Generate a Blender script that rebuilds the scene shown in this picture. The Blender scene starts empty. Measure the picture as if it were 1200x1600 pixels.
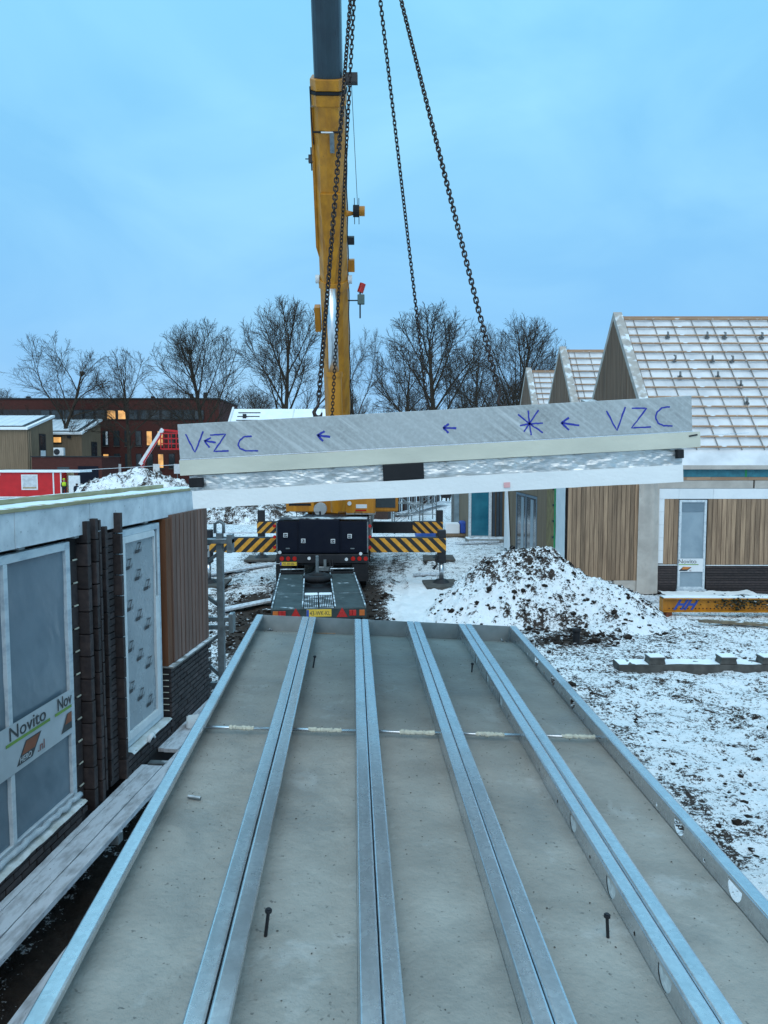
import bpy, bmesh, math, random
import numpy as np
from mathutils import Vector, Matrix, Euler
R = math.radians
random.seed(7)
rng = np.random.default_rng(7)
scn = bpy.context.scene
col = scn.collection

# ---------------------------------------------------------------- camera
CAMZ = 4.0
cd = bpy.data.cameras.new('camera'); cam = bpy.data.objects.new('camera', cd); col.objects.link(cam)
cd.sensor_fit = 'VERTICAL'; cd.sensor_height = 36.0; cd.lens = 36.0 * 1150 / 1600
cd.clip_start = 0.05; cd.clip_end = 6000
PITCH = math.atan(85 / 1150)
cam.location = (0, 0, CAMZ); cam.rotation_euler = (math.pi / 2 - PITCH, 0, 0)
scn.camera = cam

# ---------------------------------------------------------------- world (thin overcast at blue hour)
w = bpy.data.worlds.new('World'); scn.world = w; w.use_nodes = True
nt = w.node_tree; nt.nodes.clear()
def WN(t, **k):
    n = nt.nodes.new(t)
    for a, b in k.items(): setattr(n, a, b)
    return n
SUN_EL, SUN_AZ = R(47), R(184)     # direction the light comes from (azimuth clockwise from +Y)
sky = WN('ShaderNodeTexSky', sky_type='NISHITA', sun_disc=False, sun_elevation=R(12), sun_rotation=SUN_AZ)
geo = WN('ShaderNodeTexCoord')
sep = WN('ShaderNodeSeparateXYZ'); nt.links.new(geo.outputs['Generated'], sep.inputs[0])
grad = WN('ShaderNodeValToRGB')
grad.color_ramp.elements[0].position = 0.0; grad.color_ramp.elements[0].color = (0.33, 0.62, 0.93, 1)
grad.color_ramp.elements[1].position = 1.0; grad.color_ramp.elements[1].color = (0.62, 1.16, 1.50, 1)
e = grad.color_ramp.elements.new(0.17); e.color = (0.265, 0.61, 0.955, 1)
e = grad.color_ramp.elements.new(0.52); e.color = (0.275, 0.715, 1.0, 1)
nt.links.new(sep.outputs['Z'], grad.inputs[0])
mp = WN('ShaderNodeMapping'); mp.inputs['Scale'].default_value = (1.0, 1.0, 2.2); mp.inputs['Rotation'].default_value = (0, R(25), R(20))
nt.links.new(geo.outputs['Generated'], mp.inputs[0])
nz = WN('ShaderNodeTexNoise'); nz.inputs['Scale'].default_value = 2.3; nz.inputs['Detail'].default_value = 5; nz.inputs['Roughness'].default_value = 0.5; nz.inputs['Distortion'].default_value = 0.6
nt.links.new(mp.outputs[0], nz.inputs['Vector'])
cr = WN('ShaderNodeValToRGB'); cr.color_ramp.elements[0].position = 0.38; cr.color_ramp.elements[1].position = 0.7
cr.color_ramp.elements[0].color = (0.86, 0.89, 0.96, 1); cr.color_ramp.elements[1].color = (1.22, 1.08, 1.02, 1)
nt.links.new(nz.outputs[0], cr.inputs[0])
mul = WN('ShaderNodeMix', data_type='RGBA', blend_type='MULTIPLY'); mul.inputs[0].default_value = 1
nt.links.new(grad.outputs[0], mul.inputs[6]); nt.links.new(cr.outputs[0], mul.inputs[7])
bg1 = WN('ShaderNodeBackground'); bg1.inputs[1].default_value = 0.92
bg2 = WN('ShaderNodeBackground'); bg2.inputs[1].default_value = 0.05
nt.links.new(mul.outputs[2], bg1.inputs[0]); nt.links.new(sky.outputs[0], bg2.inputs[0])
mx = WN('ShaderNodeMixShader'); mx.inputs[0].default_value = 0.12
nt.links.new(bg1.outputs[0], mx.inputs[1]); nt.links.new(bg2.outputs[0], mx.inputs[2])
wo = WN('ShaderNodeOutputWorld'); nt.links.new(mx.outputs[0], wo.inputs[0])

# ---------------------------------------------------------------- sun behind the cloud layer
sd = bpy.data.lights.new('sun', 'SUN'); sd.energy = 1.15; sd.angle = R(60); sd.color = (1.0, 0.93, 0.86)
sun = bpy.data.objects.new('sun', sd); col.objects.link(sun)
sdir = Vector((math.sin(SUN_AZ) * math.cos(SUN_EL), math.cos(SUN_AZ) * math.cos(SUN_EL), math.sin(SUN_EL)))
sun.rotation_euler = sdir.to_track_quat('Z', 'Y').to_euler()
scn.view_settings.view_transform = 'Standard'; scn.view_settings.look = 'None'
scn.view_settings.exposure = 0.33; scn.view_settings.gamma = 1.0

# ---------------------------------------------------------------- helpers
def fbm(x, y, scale=1.0, octv=5, gain=0.5, seed=0):
    """value noise, vectorised; about -1..1"""
    out = np.zeros_like(x, dtype=float); amp = 1.0; tot = 0
    for o in range(octv):
        fx = x * scale + 31.7 * o + seed * 13.1; fy = y * scale - 17.3 * o + seed * 7.7
        ix = np.floor(fx).astype(np.int64); iy = np.floor(fy).astype(np.int64)
        tx = fx - ix; ty = fy - iy
        tx = tx * tx * (3 - 2 * tx); ty = ty * ty * (3 - 2 * ty)
        def h(a, b):
            n = (a * 374761393 + b * 668265263 + (seed + o) * 974711) & 0x7fffffff
            n = ((n ^ (n >> 13)) * 1274126177) & 0x7fffffff
            return ((n ^ (n >> 16)) & 0xffff) / 65535.0
        v = (h(ix, iy) * (1 - tx) + h(ix + 1, iy) * tx) * (1 - ty) + (h(ix, iy + 1) * (1 - tx) + h(ix + 1, iy + 1) * tx) * ty
        out += amp * (v * 2 - 1); tot += amp; amp *= gain; scale *= 2.03
    return out / tot

def tag(o, label=None, cat=None, group=None, kind=None):
    if label: o['label'] = label
    if cat:
        o['category'] = cat
        if not kind: o['kind'] = 'thing'
    if group: o['group'] = group
    if kind: o['kind'] = kind
    return o

def thing(name, label, cat, group=None, loc=(0, 0, 0), rot=(0, 0, 0), parent=None):
    o = bpy.data.objects.new(name, None); col.objects.link(o)
    o.location = loc; o.rotation_euler = rot; o.empty_display_size = 0.2
    if parent: o.parent = parent
    return tag(o, label, cat, group)

def link(name, me, parent=None, loc=None, rot=None, label=None):
    o = bpy.data.objects.new(name, me); col.objects.link(o)
    if parent: o.parent = parent
    if loc is not None: o.location = loc
    if rot is not None: o.rotation_euler = rot
    if label: o['label'] = label
    return o

class MB:
    def __init__(s): s.v = []; s.f = []; s.m = []
    def add(s, vs, fs, mi=0):
        b = len(s.v); s.v += [tuple(q) for q in vs]
        s.f += [tuple(i + b for i in q) for q in fs]; s.m += [mi] * len(fs); return s
    def box(s, x0, x1, y0, y1, z0, z1, mi=0):
        return s.add([(x0, y0, z0), (x1, y0, z0), (x1, y1, z0), (x0, y1, z0), (x0, y0, z1), (x1, y0, z1), (x1, y1, z1), (x0, y1, z1)],
                     [(0, 3, 2, 1), (4, 5, 6, 7), (0, 1, 5, 4), (1, 2, 6, 5), (2, 3, 7, 6), (3, 0, 4, 7)], mi)
    def bar(s, p0, p1, w, h, up=(0, 0, 1), mi=0):
        p0 = Vector(p0); p1 = Vector(p1); d = (p1 - p0).normalized(); u = Vector(up)
        a = d.cross(u)
        if a.length < 1e-4: a = d.cross(Vector((1, 0, 0)))
        a.normalize(); b = a.cross(d).normalized()
        vs = []
        for p in (p0, p1):
            for sa, sb in ((-1, -1), (1, -1), (1, 1), (-1, 1)): vs.append(p + a * (sa * w / 2) + b * (sb * h / 2))
        return s.add(vs, [(0, 3, 2, 1), (4, 5, 6, 7), (0, 1, 5, 4), (1, 2, 6, 5), (2, 3, 7, 6), (3, 0, 4, 7)], mi)
    def cyl(s, p0, p1, r0, r1=None, n=12, mi=0, caps=True):
        r1 = r0 if r1 is None else r1
        p0 = Vector(p0); p1 = Vector(p1); d = (p1 - p0).normalized()
        a = d.orthogonal().normalized(); b = d.cross(a)
        vs = []
        for p, r in ((p0, r0), (p1, r1)):
            for k in range(n):
                t = 2 * math.pi * k / n; vs.append(p + a * (r * math.cos(t)) + b * (r * math.sin(t)))
        fs = [(k, (k + 1) % n, n + (k + 1) % n, n + k) for k in range(n)]
        if caps: fs += [tuple(range(n - 1, -1, -1)), tuple(range(n, 2 * n))]
        return s.add(vs, fs, mi)
    def tube(s, pts, r, n=8, mi=0, closed=False):
        pts = [Vector(p) for p in pts]; rr = r if isinstance(r, (list, tuple)) else [r] * len(pts)
        vs = []; prev = None; L = len(pts)
        for i, p in enumerate(pts):
            d = (pts[(i + 1) % L] - pts[i - 1]) if closed else (pts[min(i + 1, L - 1)] - pts[max(i - 1, 0)])
            d.normalize()
            a = d.orthogonal().normalized() if prev is None else (prev - d * prev.dot(d)).normalized()
            prev = a; b = d.cross(a)
            for k in range(n):
                t = 2 * math.pi * k / n; vs.append(p + a * (rr[i] * math.cos(t)) + b * (rr[i] * math.sin(t)))
        fs = []
        for i in range(L if closed else L - 1):
            j = (i + 1) % L
            fs += [(i * n + k, i * n + (k + 1) % n, j * n + (k + 1) % n, j * n + k) for k in range(n)]
        if not closed: fs += [tuple(range(n - 1, -1, -1)), tuple(range((L - 1) * n, L * n))]
        return s.add(vs, fs, mi)
    def prism(s, poly, d0, d1, fn, mi=0):
        """poly: 2D points (a,b); fn(a,b,d)->xyz"""
        n = len(poly)
        vs = [fn(a, b, d0) for a, b in poly] + [fn(a, b, d1) for a, b in poly]
        return s.add(vs, [tuple(range(n - 1, -1, -1)), tuple(range(n, 2 * n))] + [(k, (k + 1) % n, n + (k + 1) % n, n + k) for k in range(n)], mi)
    def mesh(s, name, mats, smooth=False, fixn=True):
        me = bpy.data.meshes.new(name); me.from_pydata(s.v, [], s.f)
        for m in (mats if isinstance(mats, (list, tuple)) else [mats]): me.materials.append(m)
        if any(s.m): me.polygons.foreach_set('material_index', s.m)
        if fixn:
            bm = bmesh.new(); bm.from_mesh(me); bmesh.ops.recalc_face_normals(bm, faces=bm.faces); bm.to_mesh(me); bm.free()
        if smooth: me.polygons.foreach_set('use_smooth', [True] * len(me.polygons))
        me.update(); return me
    def build(s, name, mats, parent=None, smooth=False, bevel=0, loc=None, rot=None, label=None, fixn=True):
        o = link(name, s.mesh(name, mats, smooth, fixn), parent, loc, rot, label)
        if bevel:
            b = o.modifiers.new('bevel', 'BEVEL'); b.width = bevel; b.segments = 2; b.limit_method = 'ANGLE'; b.angle_limit = R(35)
        return o

def BX(name, b, mat, parent=None, bevel=0, **k):
    return MB().box(*b).build(name, mat, parent, bevel=bevel, **k)

def grid_mesh(name, X, Y, Z, mat, attr=None, smooth=True):
    """X,Y,Z 2D arrays"""
    ny, nx = X.shape
    me = bpy.data.meshes.new(name)
    vs = np.stack([X, Y, Z], -1).reshape(-1, 3)
    i = np.arange(ny * nx).reshape(ny, nx)
    fs = np.stack([i[:-1, :-1], i[:-1, 1:], i[1:, 1:], i[1:, :-1]], -1).reshape(-1, 4)
    me.vertices.add(len(vs)); me.vertices.foreach_set('co', vs.astype(np.float32).ravel())
    me.loops.add(fs.size); me.loops.foreach_set('vertex_index', fs.astype(np.int32).ravel())
    me.polygons.add(len(fs)); me.polygons.foreach_set('loop_start', np.arange(0, fs.size, 4, dtype=np.int32))
    me.polygons.foreach_set('loop_total', np.full(len(fs), 4, dtype=np.int32))
    me.update(calc_edges=True); me.validate()
    if smooth: me.polygons.foreach_set('use_smooth', [True] * len(me.polygons))
    if attr is not None:
        a = me.attributes.new('soil', 'FLOAT', 'POINT'); a.data.foreach_set('value', attr.astype(np.float32).ravel())
    me.materials.append(mat)
    return me

# ---------------------------------------------------------------- materials
MATS = {}
def N(t, nt, **k):
    n = nt.nodes.new(t)
    for a, b in k.items(): setattr(n, a, b)
    return n
def noise(nt, vec, scale, detail=6, rough=0.55, dist=0.0):
    n = N('ShaderNodeTexNoise', nt); n.inputs['Scale'].default_value = scale; n.inputs['Detail'].default_value = detail
    n.inputs['Roughness'].default_value = rough; n.inputs['Distortion'].default_value = dist
    if vec is not None: nt.links.new(vec, n.inputs['Vector'])
    return n.outputs[0]
def ramp(nt, fac, stops):
    n = N('ShaderNodeValToRGB', nt); el = n.color_ramp.elements
    while len(el) < len(stops): el.new(0.5)
    for q, (p, c) in zip(el, stops):
        q.position = p; q.color = c if len(c) == 4 else (*c, 1)
    nt.links.new(fac, n.inputs[0]); return n.outputs[0]
def g3(v): return (v, v, v, 1)
def mixc(nt, fac, a, b, mode='MIX'):
    n = N('ShaderNodeMix', nt, data_type='RGBA', blend_type=mode)
    if isinstance(fac, (int, float)): n.inputs[0].default_value = fac
    else: nt.links.new(fac, n.inputs[0])
    for sock, q in ((n.inputs[6], a), (n.inputs[7], b)):
        if isinstance(q, tuple): sock.default_value = (*q[:3], 1)
        else: nt.links.new(q, sock)
    return n.outputs[2]
def math_(nt, op, a, b=None, clamp=False):
    n = N('ShaderNodeMath', nt, operation=op); n.use_clamp = clamp
    for i, q in enumerate((a, b)):
        if q is None: continue
        if isinstance(q, (int, float)): n.inputs[i].default_value = q
        else: nt.links.new(q, n.inputs[i])
    return n.outputs[0]

def mat(name, base, rough=0.6, metal=0.0, col2=None, scale=3.0, lo=0.35, hi=0.65, stretch=(1, 1, 1), bump=0.0, bscale=30.0, bdist=0.01,
        rnd=0.0, spec=0.4, detail=6, snow=None, speck=None, rot=(0, 0, 0), roughvar=0.0):
    """noise-mottled principled material; snow=(coverage 0..1, scale) lays snow on faces turned up"""
    if name in MATS: return MATS[name]
    m = bpy.data.materials.new(name); MATS[name] = m; m.use_nodes = True; nt = m.node_tree
    bs = nt.nodes['Principled BSDF']
    tc = N('ShaderNodeTexCoord', nt); mp = N('ShaderNodeMapping', nt); mp.inputs['Scale'].default_value = stretch; mp.inputs['Rotation'].default_value = rot
    nt.links.new(tc.outputs['Object'], mp.inputs[0])
    vec = mp.outputs[0]
    oi = N('ShaderNodeObjectInfo', nt)
    if rnd:
        av = N('ShaderNodeVectorMath', nt, operation='ADD'); cm = N('ShaderNodeCombineXYZ', nt)
        k = math_(nt, 'MULTIPLY', oi.outputs['Random'], 57.0)
        for q in range(3): nt.links.new(k, cm.inputs[q])
        nt.links.new(vec, av.inputs[0]); nt.links.new(cm.outputs[0], av.inputs[1]); vec = av.outputs[0]
    c2 = col2 or tuple(q * 0.72 for q in base[:3])
    n1 = noise(nt, vec, scale, detail)
    c = ramp(nt, n1, [(lo, base), (hi, c2)])
    if rnd:
        hv = N('ShaderNodeHueSaturation', nt); nt.links.new(c, hv.inputs['Color'])
        nt.links.new(math_(nt, 'ADD', math_(nt, 'MULTIPLY', oi.outputs['Random'], rnd * 2), 1 - rnd), hv.inputs['Value']); c = hv.outputs[0]
    if speck:
        n2 = noise(nt, vec, speck[0], 3); c = mixc(nt, ramp(nt, n2, [(speck[1], g3(0)), (speck[1] + 0.06, g3(1))]), c, speck[2])
    rg = None
    if snow:
        ge = N('ShaderNodeNewGeometry', nt); sx = N('ShaderNodeSeparateXYZ', nt); nt.links.new(ge.outputs['Normal'], sx.inputs[0])
        n3 = noise(nt, tc.outputs['Object'], snow[1], 6)
        up = ramp(nt, sx.outputs['Z'], [(0.35, g3(0)), (0.75, g3(1))])
        k = ramp(nt, n3, [(snow[0] - 0.06, g3(1)), (snow[0] + 0.06, g3(0))])
        c = mixc(nt, math_(nt, 'MULTIPLY', up, k), c, (0.80, 0.84, 0.88))
    nt.links.new(c, bs.inputs['Base Color'])
    bs.inputs['Roughness'].default_value = rough; bs.inputs['Metallic'].default_value = metal
    bs.inputs['Specular IOR Level'].default_value = spec
    if roughvar:
        nr = noise(nt, vec, scale * 2.3, 5)
        nt.links.new(math_(nt, 'ADD', math_(nt, 'MULTIPLY', nr, roughvar * 2), rough - roughvar), bs.inputs['Roughness'])
    if bump:
        b = N('ShaderNodeBump', nt); b.inputs['Strength'].default_value = bump; b.inputs['Distance'].default_value = bdist
        nt.links.new(noise(nt, vec, bscale, 5), b.inputs['Height']); nt.links.new(b.outputs[0], bs.inputs['Normal'])
    return m

def emis(name, base, strength):
    m = bpy.data.materials.new(name); m.use_nodes = True; nt = m.node_tree; bs = nt.nodes['Principled BSDF']
    tc = N('ShaderNodeTexCoord', nt)
    c = ramp(nt, noise(nt, tc.outputs['Object'], 0.9, 3), [(0.35, base), (0.7, tuple(q * 0.35 for q in base))])
    nt.links.new(c, bs.inputs['Emission Color']); bs.inputs['Emission Strength'].default_value = strength; bs.inputs['Base Color'].default_value = (0.1, 0.08, 0.06, 1)
    return m

def ground_mat(name, thr, steep=0.10, snowc=(0.90, 0.915, 0.935), mid=(3.2, 17.0), soil=(0.030, 0.022, 0.018)):
    m = bpy.data.materials.new(name); m.use_nodes = True; nt = m.node_tree; bs = nt.nodes['Principled BSDF']
    tc = N('ShaderNodeTexCoord', nt); at = N('ShaderNodeAttribute', nt); at.attribute_name = 'soil'
    v = tc.outputs['Object']
    n1 = noise(nt, v, mid[0], 9, 0.62); n2 = noise(nt, v, mid[1], 6, 0.65)
    n3 = noise(nt, v, mid[1] * 3.1, 4, 0.6)
    s = math_(nt, 'ADD', math_(nt, 'ADD', math_(nt, 'MULTIPLY', n1, 0.30), math_(nt, 'MULTIPLY', n2, 0.45)), math_(nt, 'MULTIPLY', n3, 0.25))
    s = math_(nt, 'ADD', s, math_(nt, 'MULTIPLY', at.outputs['Fac'], 0.22))
    ge = N('ShaderNodeNewGeometry', nt); sx = N('ShaderNodeSeparateXYZ', nt); nt.links.new(ge.outputs['True Normal'], sx.inputs[0])
    s0 = s; s = math_(nt, 'ADD', s, math_(nt, 'MULTIPLY', math_(nt, 'SUBTRACT', 0.93, sx.outputs['Z']), steep))
    k = ramp(nt, s, [(thr, g3(0)), (thr + 0.015, g3(0.35)), (thr + 0.038, g3(1))])
    sc = ramp(nt, noise(nt, v, 1.1, 6), [(0.3, snowc), (0.7, tuple(q * 0.90 for q in snowc))])
    dc = ramp(nt, noise(nt, v, 9, 5), [(0.3, soil), (0.7, tuple(q * 2.2 for q in soil))])
    nt.links.new(mixc(nt, k, sc, dc), bs.inputs['Base Color'])
    bs.inputs['Roughness'].default_value = 0.85; bs.inputs['Specular IOR Level'].default_value = 0.2
    b = N('ShaderNodeBump', nt); b.inputs['Strength'].default_value = 1.0; b.inputs['Distance'].default_value = 0.09
    nt.links.new(s0, b.inputs['Height']); nt.links.new(b.outputs[0], bs.inputs['Normal'])
    return m

def stripes(name, a, b, period, sgn):
    m = bpy.data.materials.new(name); m.use_nodes = True; nt = m.node_tree; bs = nt.nodes['Principled BSDF']
    tc = N('ShaderNodeTexCoord', nt); sx = N('ShaderNodeSeparateXYZ', nt); nt.links.new(tc.outputs['Object'], sx.inputs[0])
    t = math_(nt, 'ADD', sx.outputs['X'], math_(nt, 'MULTIPLY', sx.outputs['Z'], sgn))
    t = math_(nt, 'FRACT', math_(nt, 'DIVIDE', math_(nt, 'ADD', t, 50.0), period))
    k = math_(nt, 'GREATER_THAN', t, 0.5)
    aa = ramp(nt, noise(nt, tc.outputs['Object'], 6, 6), [(0.35, a), (0.75, tuple(q * 0.55 for q in a))])
    nt.links.new(mixc(nt, k, b, aa), bs.inputs['Base Color']); bs.inputs['Roughness'].default_value = 0.45
    return m

def zinc_mat(name, k=1.0, along='Y'):
    """hot-dip zinc: faint spangle, handling streaks along the rail, white oxide and dirty smudges"""
    m = bpy.data.materials.new(name); m.use_nodes = True; nt = m.node_tree; bs = nt.nodes['Principled BSDF']
    tc = N('ShaderNodeTexCoord', nt); oi = N('ShaderNodeObjectInfo', nt); v = N('ShaderNodeVectorMath', nt, operation='ADD'); cm = N('ShaderNodeCombineXYZ', nt)
    r_ = math_(nt, 'MULTIPLY', oi.outputs['Random'], 41.0)
    for q in range(3): nt.links.new(r_, cm.inputs[q])
    nt.links.new(tc.outputs['Object'], v.inputs[0]); nt.links.new(cm.outputs[0], v.inputs[1]); v = v.outputs[0]
    mp = N('ShaderNodeMapping', nt); mp.inputs['Scale'].default_value = (30, 0.9, 30); nt.links.new(v, mp.inputs[0])
    vo = N('ShaderNodeTexVoronoi', nt); vo.inputs['Scale'].default_value = 70; nt.links.new(v, vo.inputs['Vector'])
    sp = N('ShaderNodeSeparateColor', nt); nt.links.new(vo.outputs['Color'], sp.inputs[0])
    st = noise(nt, mp.outputs[0], 1.0, 6, 0.6); bl = noise(nt, v, 5.5, 7, 0.6); ox = noise(nt, v, 17, 6, 0.65); sm = noise(nt, v, 2.6, 4)
    f = math_(nt, 'ADD', math_(nt, 'MULTIPLY', sp.outputs[0], 0.25), math_(nt, 'ADD', math_(nt, 'MULTIPLY', st, 0.55), math_(nt, 'MULTIPLY', bl, 0.45)))
    c = ramp(nt, f, [(0.40, (0.42 * k, 0.44 * k, 0.455 * k)), (0.62, (0.475 * k, 0.49 * k, 0.505 * k)), (0.82, (0.54 * k, 0.555 * k, 0.565 * k))])
    c = mixc(nt, ramp(nt, ox, [(0.66, g3(0)), (0.74, g3(0.6))]), c, (0.85, 0.87, 0.88)); c = mixc(nt, ramp(nt, sm, [(0.58, g3(0)), (0.72, g3(0.30))]), c, (0.30, 0.31, 0.31))
    nt.links.new(c, bs.inputs['Base Color']); bs.inputs['Metallic'].default_value = 0.93
    nt.links.new(math_(nt, 'ADD', math_(nt, 'MULTIPLY', bl, 0.22), 0.16), bs.inputs['Roughness'])
    b = N('ShaderNodeBump', nt); b.inputs['Strength'].default_value = 0.05; b.inputs['Distance'].default_value = 0.003; nt.links.new(bl, b.inputs['Height']); nt.links.new(b.outputs[0], bs.inputs['Normal'])
    return m
galv = zinc_mat('galvanised_rail', 1.40)
galv_end = mat('galvanised_plate', (0.46, 0.49, 0.49), 0.5, 0.5, (0.36, 0.39, 0.39), scale=6, roughvar=0.1)
galv_old = mat('galvanised_worn', (0.22, 0.25, 0.26), 0.55, 0.5, (0.14, 0.16, 0.17), scale=9, snow=(0.47, 4))
def concrete_mat():
    """troweled concrete: damp patches, pale lime bloom, pits and fine grain"""
    m = bpy.data.materials.new('tray_concrete'); m.use_nodes = True; nt = m.node_tree; bs = nt.nodes['Principled BSDF']
    tc = N('ShaderNodeTexCoord', nt); oi = N('ShaderNodeObjectInfo', nt); v = N('ShaderNodeVectorMath', nt, operation='ADD'); cm = N('ShaderNodeCombineXYZ', nt)
    r_ = math_(nt, 'MULTIPLY', oi.outputs['Random'], 63.0)
    for q in range(3): nt.links.new(r_, cm.inputs[q])
    nt.links.new(tc.outputs['Object'], v.inputs[0]); nt.links.new(cm.outputs[0], v.inputs[1]); v = v.outputs[0]
    n1 = noise(nt, v, 2.6, 11, 0.6); n2 = noise(nt, v, 1.5, 6, 0.55, 0.8); n3 = noise(nt, v, 3.3, 8, 0.62, 0.4); n4 = noise(nt, v, 48, 3, 0.5); n5 = noise(nt, v, 26, 6, 0.6)
    c = ramp(nt, n1, [(0.32, (0.365, 0.345, 0.308)), (0.68, (0.25, 0.235, 0.208))])
    damp = ramp(nt, n2, [(0.52, g3(0)), (0.66, g3(1))])
    c = mixc(nt, math_(nt, 'MULTIPLY', damp, 0.45), c, (0.185, 0.178, 0.162))
    c = mixc(nt, ramp(nt, n3, [(0.60, g3(0)), (0.74, g3(0.5))]), c, (0.50, 0.50, 0.485))
    c = mixc(nt, ramp(nt, n4, [(0.66, g3(0)), (0.73, g3(0.85))]), c, (0.11, 0.105, 0.095))
    nt.links.new(c, bs.inputs['Base Color']); bs.inputs['Specular IOR Level'].default_value = 0.5
    nt.links.new(math_(nt, 'SUBTRACT', 0.62, math_(nt, 'MULTIPLY', damp, 0.22)), bs.inputs['Roughness'])
    b = N('ShaderNodeBump', nt); b.inputs['Strength'].default_value = 0.8; b.inputs['Distance'].default_value = 0.012
    nt.links.new(math_(nt, 'ADD', n5, math_(nt, 'MULTIPLY', n1, 1.5)), b.inputs['Height']); nt.links.new(b.outputs[0], bs.inputs['Normal'])
    return m
concrete = concrete_mat()
slabmat = mat('cream_concrete', (0.62, 0.60, 0.50), 0.75, 0, (0.50, 0.49, 0.41), scale=4, stretch=(0.4, 1, 1), bump=0.15, bscale=40)
eps = mat('white_foam', (0.80, 0.80, 0.79), 0.8, 0, (0.70, 0.71, 0.71), scale=2, stretch=(0.6, 1, 1), bump=0.2, bscale=60)
white = mat('white_paint', (0.74, 0.75, 0.75), 0.45, 0, (0.62, 0.64, 0.65), scale=5)
frost = mat('frosted_frame', (0.60, 0.65, 0.68), 0.6, 0, (0.36, 0.42, 0.48), scale=5, stretch=(3, 1, 3), lo=0.45, hi=0.75)
black = mat('black_rubber', (0.010, 0.010, 0.012), 0.65, 0, (0.016, 0.016, 0.018), scale=9, spec=0.25)
dark = mat('dark_steel', (0.012, 0.013, 0.016), 0.5, 0.1, (0.02, 0.02, 0.024), scale=5)
navy = mat('dark_blue_paint', (0.005, 0.007, 0.016), 0.55, 0, (0.008, 0.010, 0.018), scale=3, spec=0.12)
yellow = mat('crane_yellow', (0.56, 0.225, 0.012), 0.42, 0, (0.36, 0.135, 0.010), scale=2.4, stretch=(2, 2, 0.25), detail=9, roughvar=0.15, speck=(9, 0.70, (0.22, 0.10, 0.02)))
boomgrey = mat('boom_grey', (0.026, 0.05, 0.066), 0.38, 0.1, (0.02, 0.036, 0.05), scale=1.5, stretch=(2, 2, 0.3))
chrome = mat('cylinder_rod', (0.68, 0.72, 0.76), 0.28, 0.85, (0.6, 0.64, 0.68), scale=3)
rust = mat('rusty_chain', (0.045, 0.026, 0.02), 0.6, 0.4, (0.022, 0.016, 0.015), scale=25)
red_p = mat('red_paint', (0.55, 0.012, 0.016), 0.4, 0, (0.46, 0.010, 0.013), scale=1.5)
redlens = mat('red_lens', (0.5, 0.02, 0.015), 0.25, 0, (0.4, 0.015, 0.01), scale=8)
amber = mat('amber_lens', (0.6, 0.16, 0.03), 0.3, 0, (0.5, 0.12, 0.02), scale=8)
plate_y = mat('number_plate', (0.78, 0.52, 0.06), 0.4, 0, (0.70, 0.45, 0.05), scale=6)
blue_p = mat('blue_paint', (0.03, 0.09, 0.42), 0.45, 0, (0.025, 0.07, 0.33), scale=6)
inkblue = mat('blue_marker', (0.02, 0.035, 0.36), 0.5, 0, (0.02, 0.03, 0.28), scale=30)
ink = mat('black_print', (0.03, 0.035, 0.04), 0.6, 0, (0.05, 0.05, 0.055), scale=20)
deckgreen = mat('ramp_plate', (0.06, 0.08, 0.08), 0.5, 0.3, (0.03, 0.042, 0.042), scale=3, roughvar=0.15, snow=(0.31, 2.5))
soilm = mat('bare_soil', (0.035, 0.026, 0.021), 0.9, 0, (0.018, 0.014, 0.012), scale=7, rnd=0.2, spec=0.1, snow=(0.40, 6))
wood_new = mat('pine_batten', (0.44, 0.27, 0.17), 0.7, 0, (0.33, 0.19, 0.115), scale=5, stretch=(0.3, 3, 3), rnd=0.15, snow=(0.38, 5))
wood_clad = mat('larch_boards', (0.36, 0.235, 0.148), 0.75, 0, (0.20, 0.127, 0.08), scale=3, stretch=(6, 6, 0.35), rnd=0.30, speck=(7, 0.72, (0.10, 0.06, 0.04)), bump=0.1, bscale=20)
wood_far = mat('weathered_cladding', (0.235, 0.165, 0.105), 0.8, 0, (0.165, 0.115, 0.072), scale=2, stretch=(4, 4, 0.2), rnd=0.1)
wood_grey = mat('brown_grey_boards', (0.20, 0.112, 0.085), 0.7, 0, (0.13, 0.068, 0.05), scale=3, stretch=(8, 8, 0.4), rnd=0.15)
wood_orange = mat('stained_corner_board', (0.165, 0.055, 0.018), 0.55, 0, (0.115, 0.038, 0.013), scale=3, stretch=(8, 8, 0.4))
wood_trim = mat('yellowish_trim', (0.42, 0.37, 0.22), 0.75, 0, (0.30, 0.25, 0.14), scale=8, stretch=(3, 0.4, 3), snow=(0.5, 9))
plankm = mat('snowy_plank', (0.62, 0.65, 0.69), 0.85, 0, (0.30, 0.305, 0.32), scale=5, stretch=(3, 1.0, 3), lo=0.44, hi=0.74, detail=11, speck=(26, 0.67, (0.12, 0.105, 0.10)), bump=0.3, bscale=40)
brickm = mat('dark_brick', (0.052, 0.037, 0.035), 0.7, 0, (0.028, 0.021, 0.022), scale=14, rnd=0.35, bump=0.25, bscale=60, speck=(30, 0.74, (0.14, 0.12, 0.11)))
brickdk = mat('brick_backing', (0.016, 0.013, 0.013), 0.9, 0, (0.024, 0.018, 0.018), scale=8)
redbrick = mat('red_brick_wall', (0.085, 0.030, 0.025), 0.85, 0, (0.062, 0.022, 0.019), scale=2.0, stretch=(1, 1, 6), spec=0.15)
membrane = mat('roof_membrane', (0.74, 0.73, 0.74), 0.6, 0, (0.56, 0.555, 0.57), scale=1.5, bump=0.3, bscale=3, bdist=0.03)
beige = mat('beige_membrane', (0.50, 0.45, 0.40), 0.7, 0, (0.40, 0.355, 0.315), scale=2.5, bump=0.5, bscale=5, bdist=0.05)
teal = mat('teal_foil', (0.04, 0.22, 0.27), 0.35, 0, (0.025, 0.13, 0.17), scale=4, bump=0.6, bscale=7, bdist=0.04)
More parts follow.
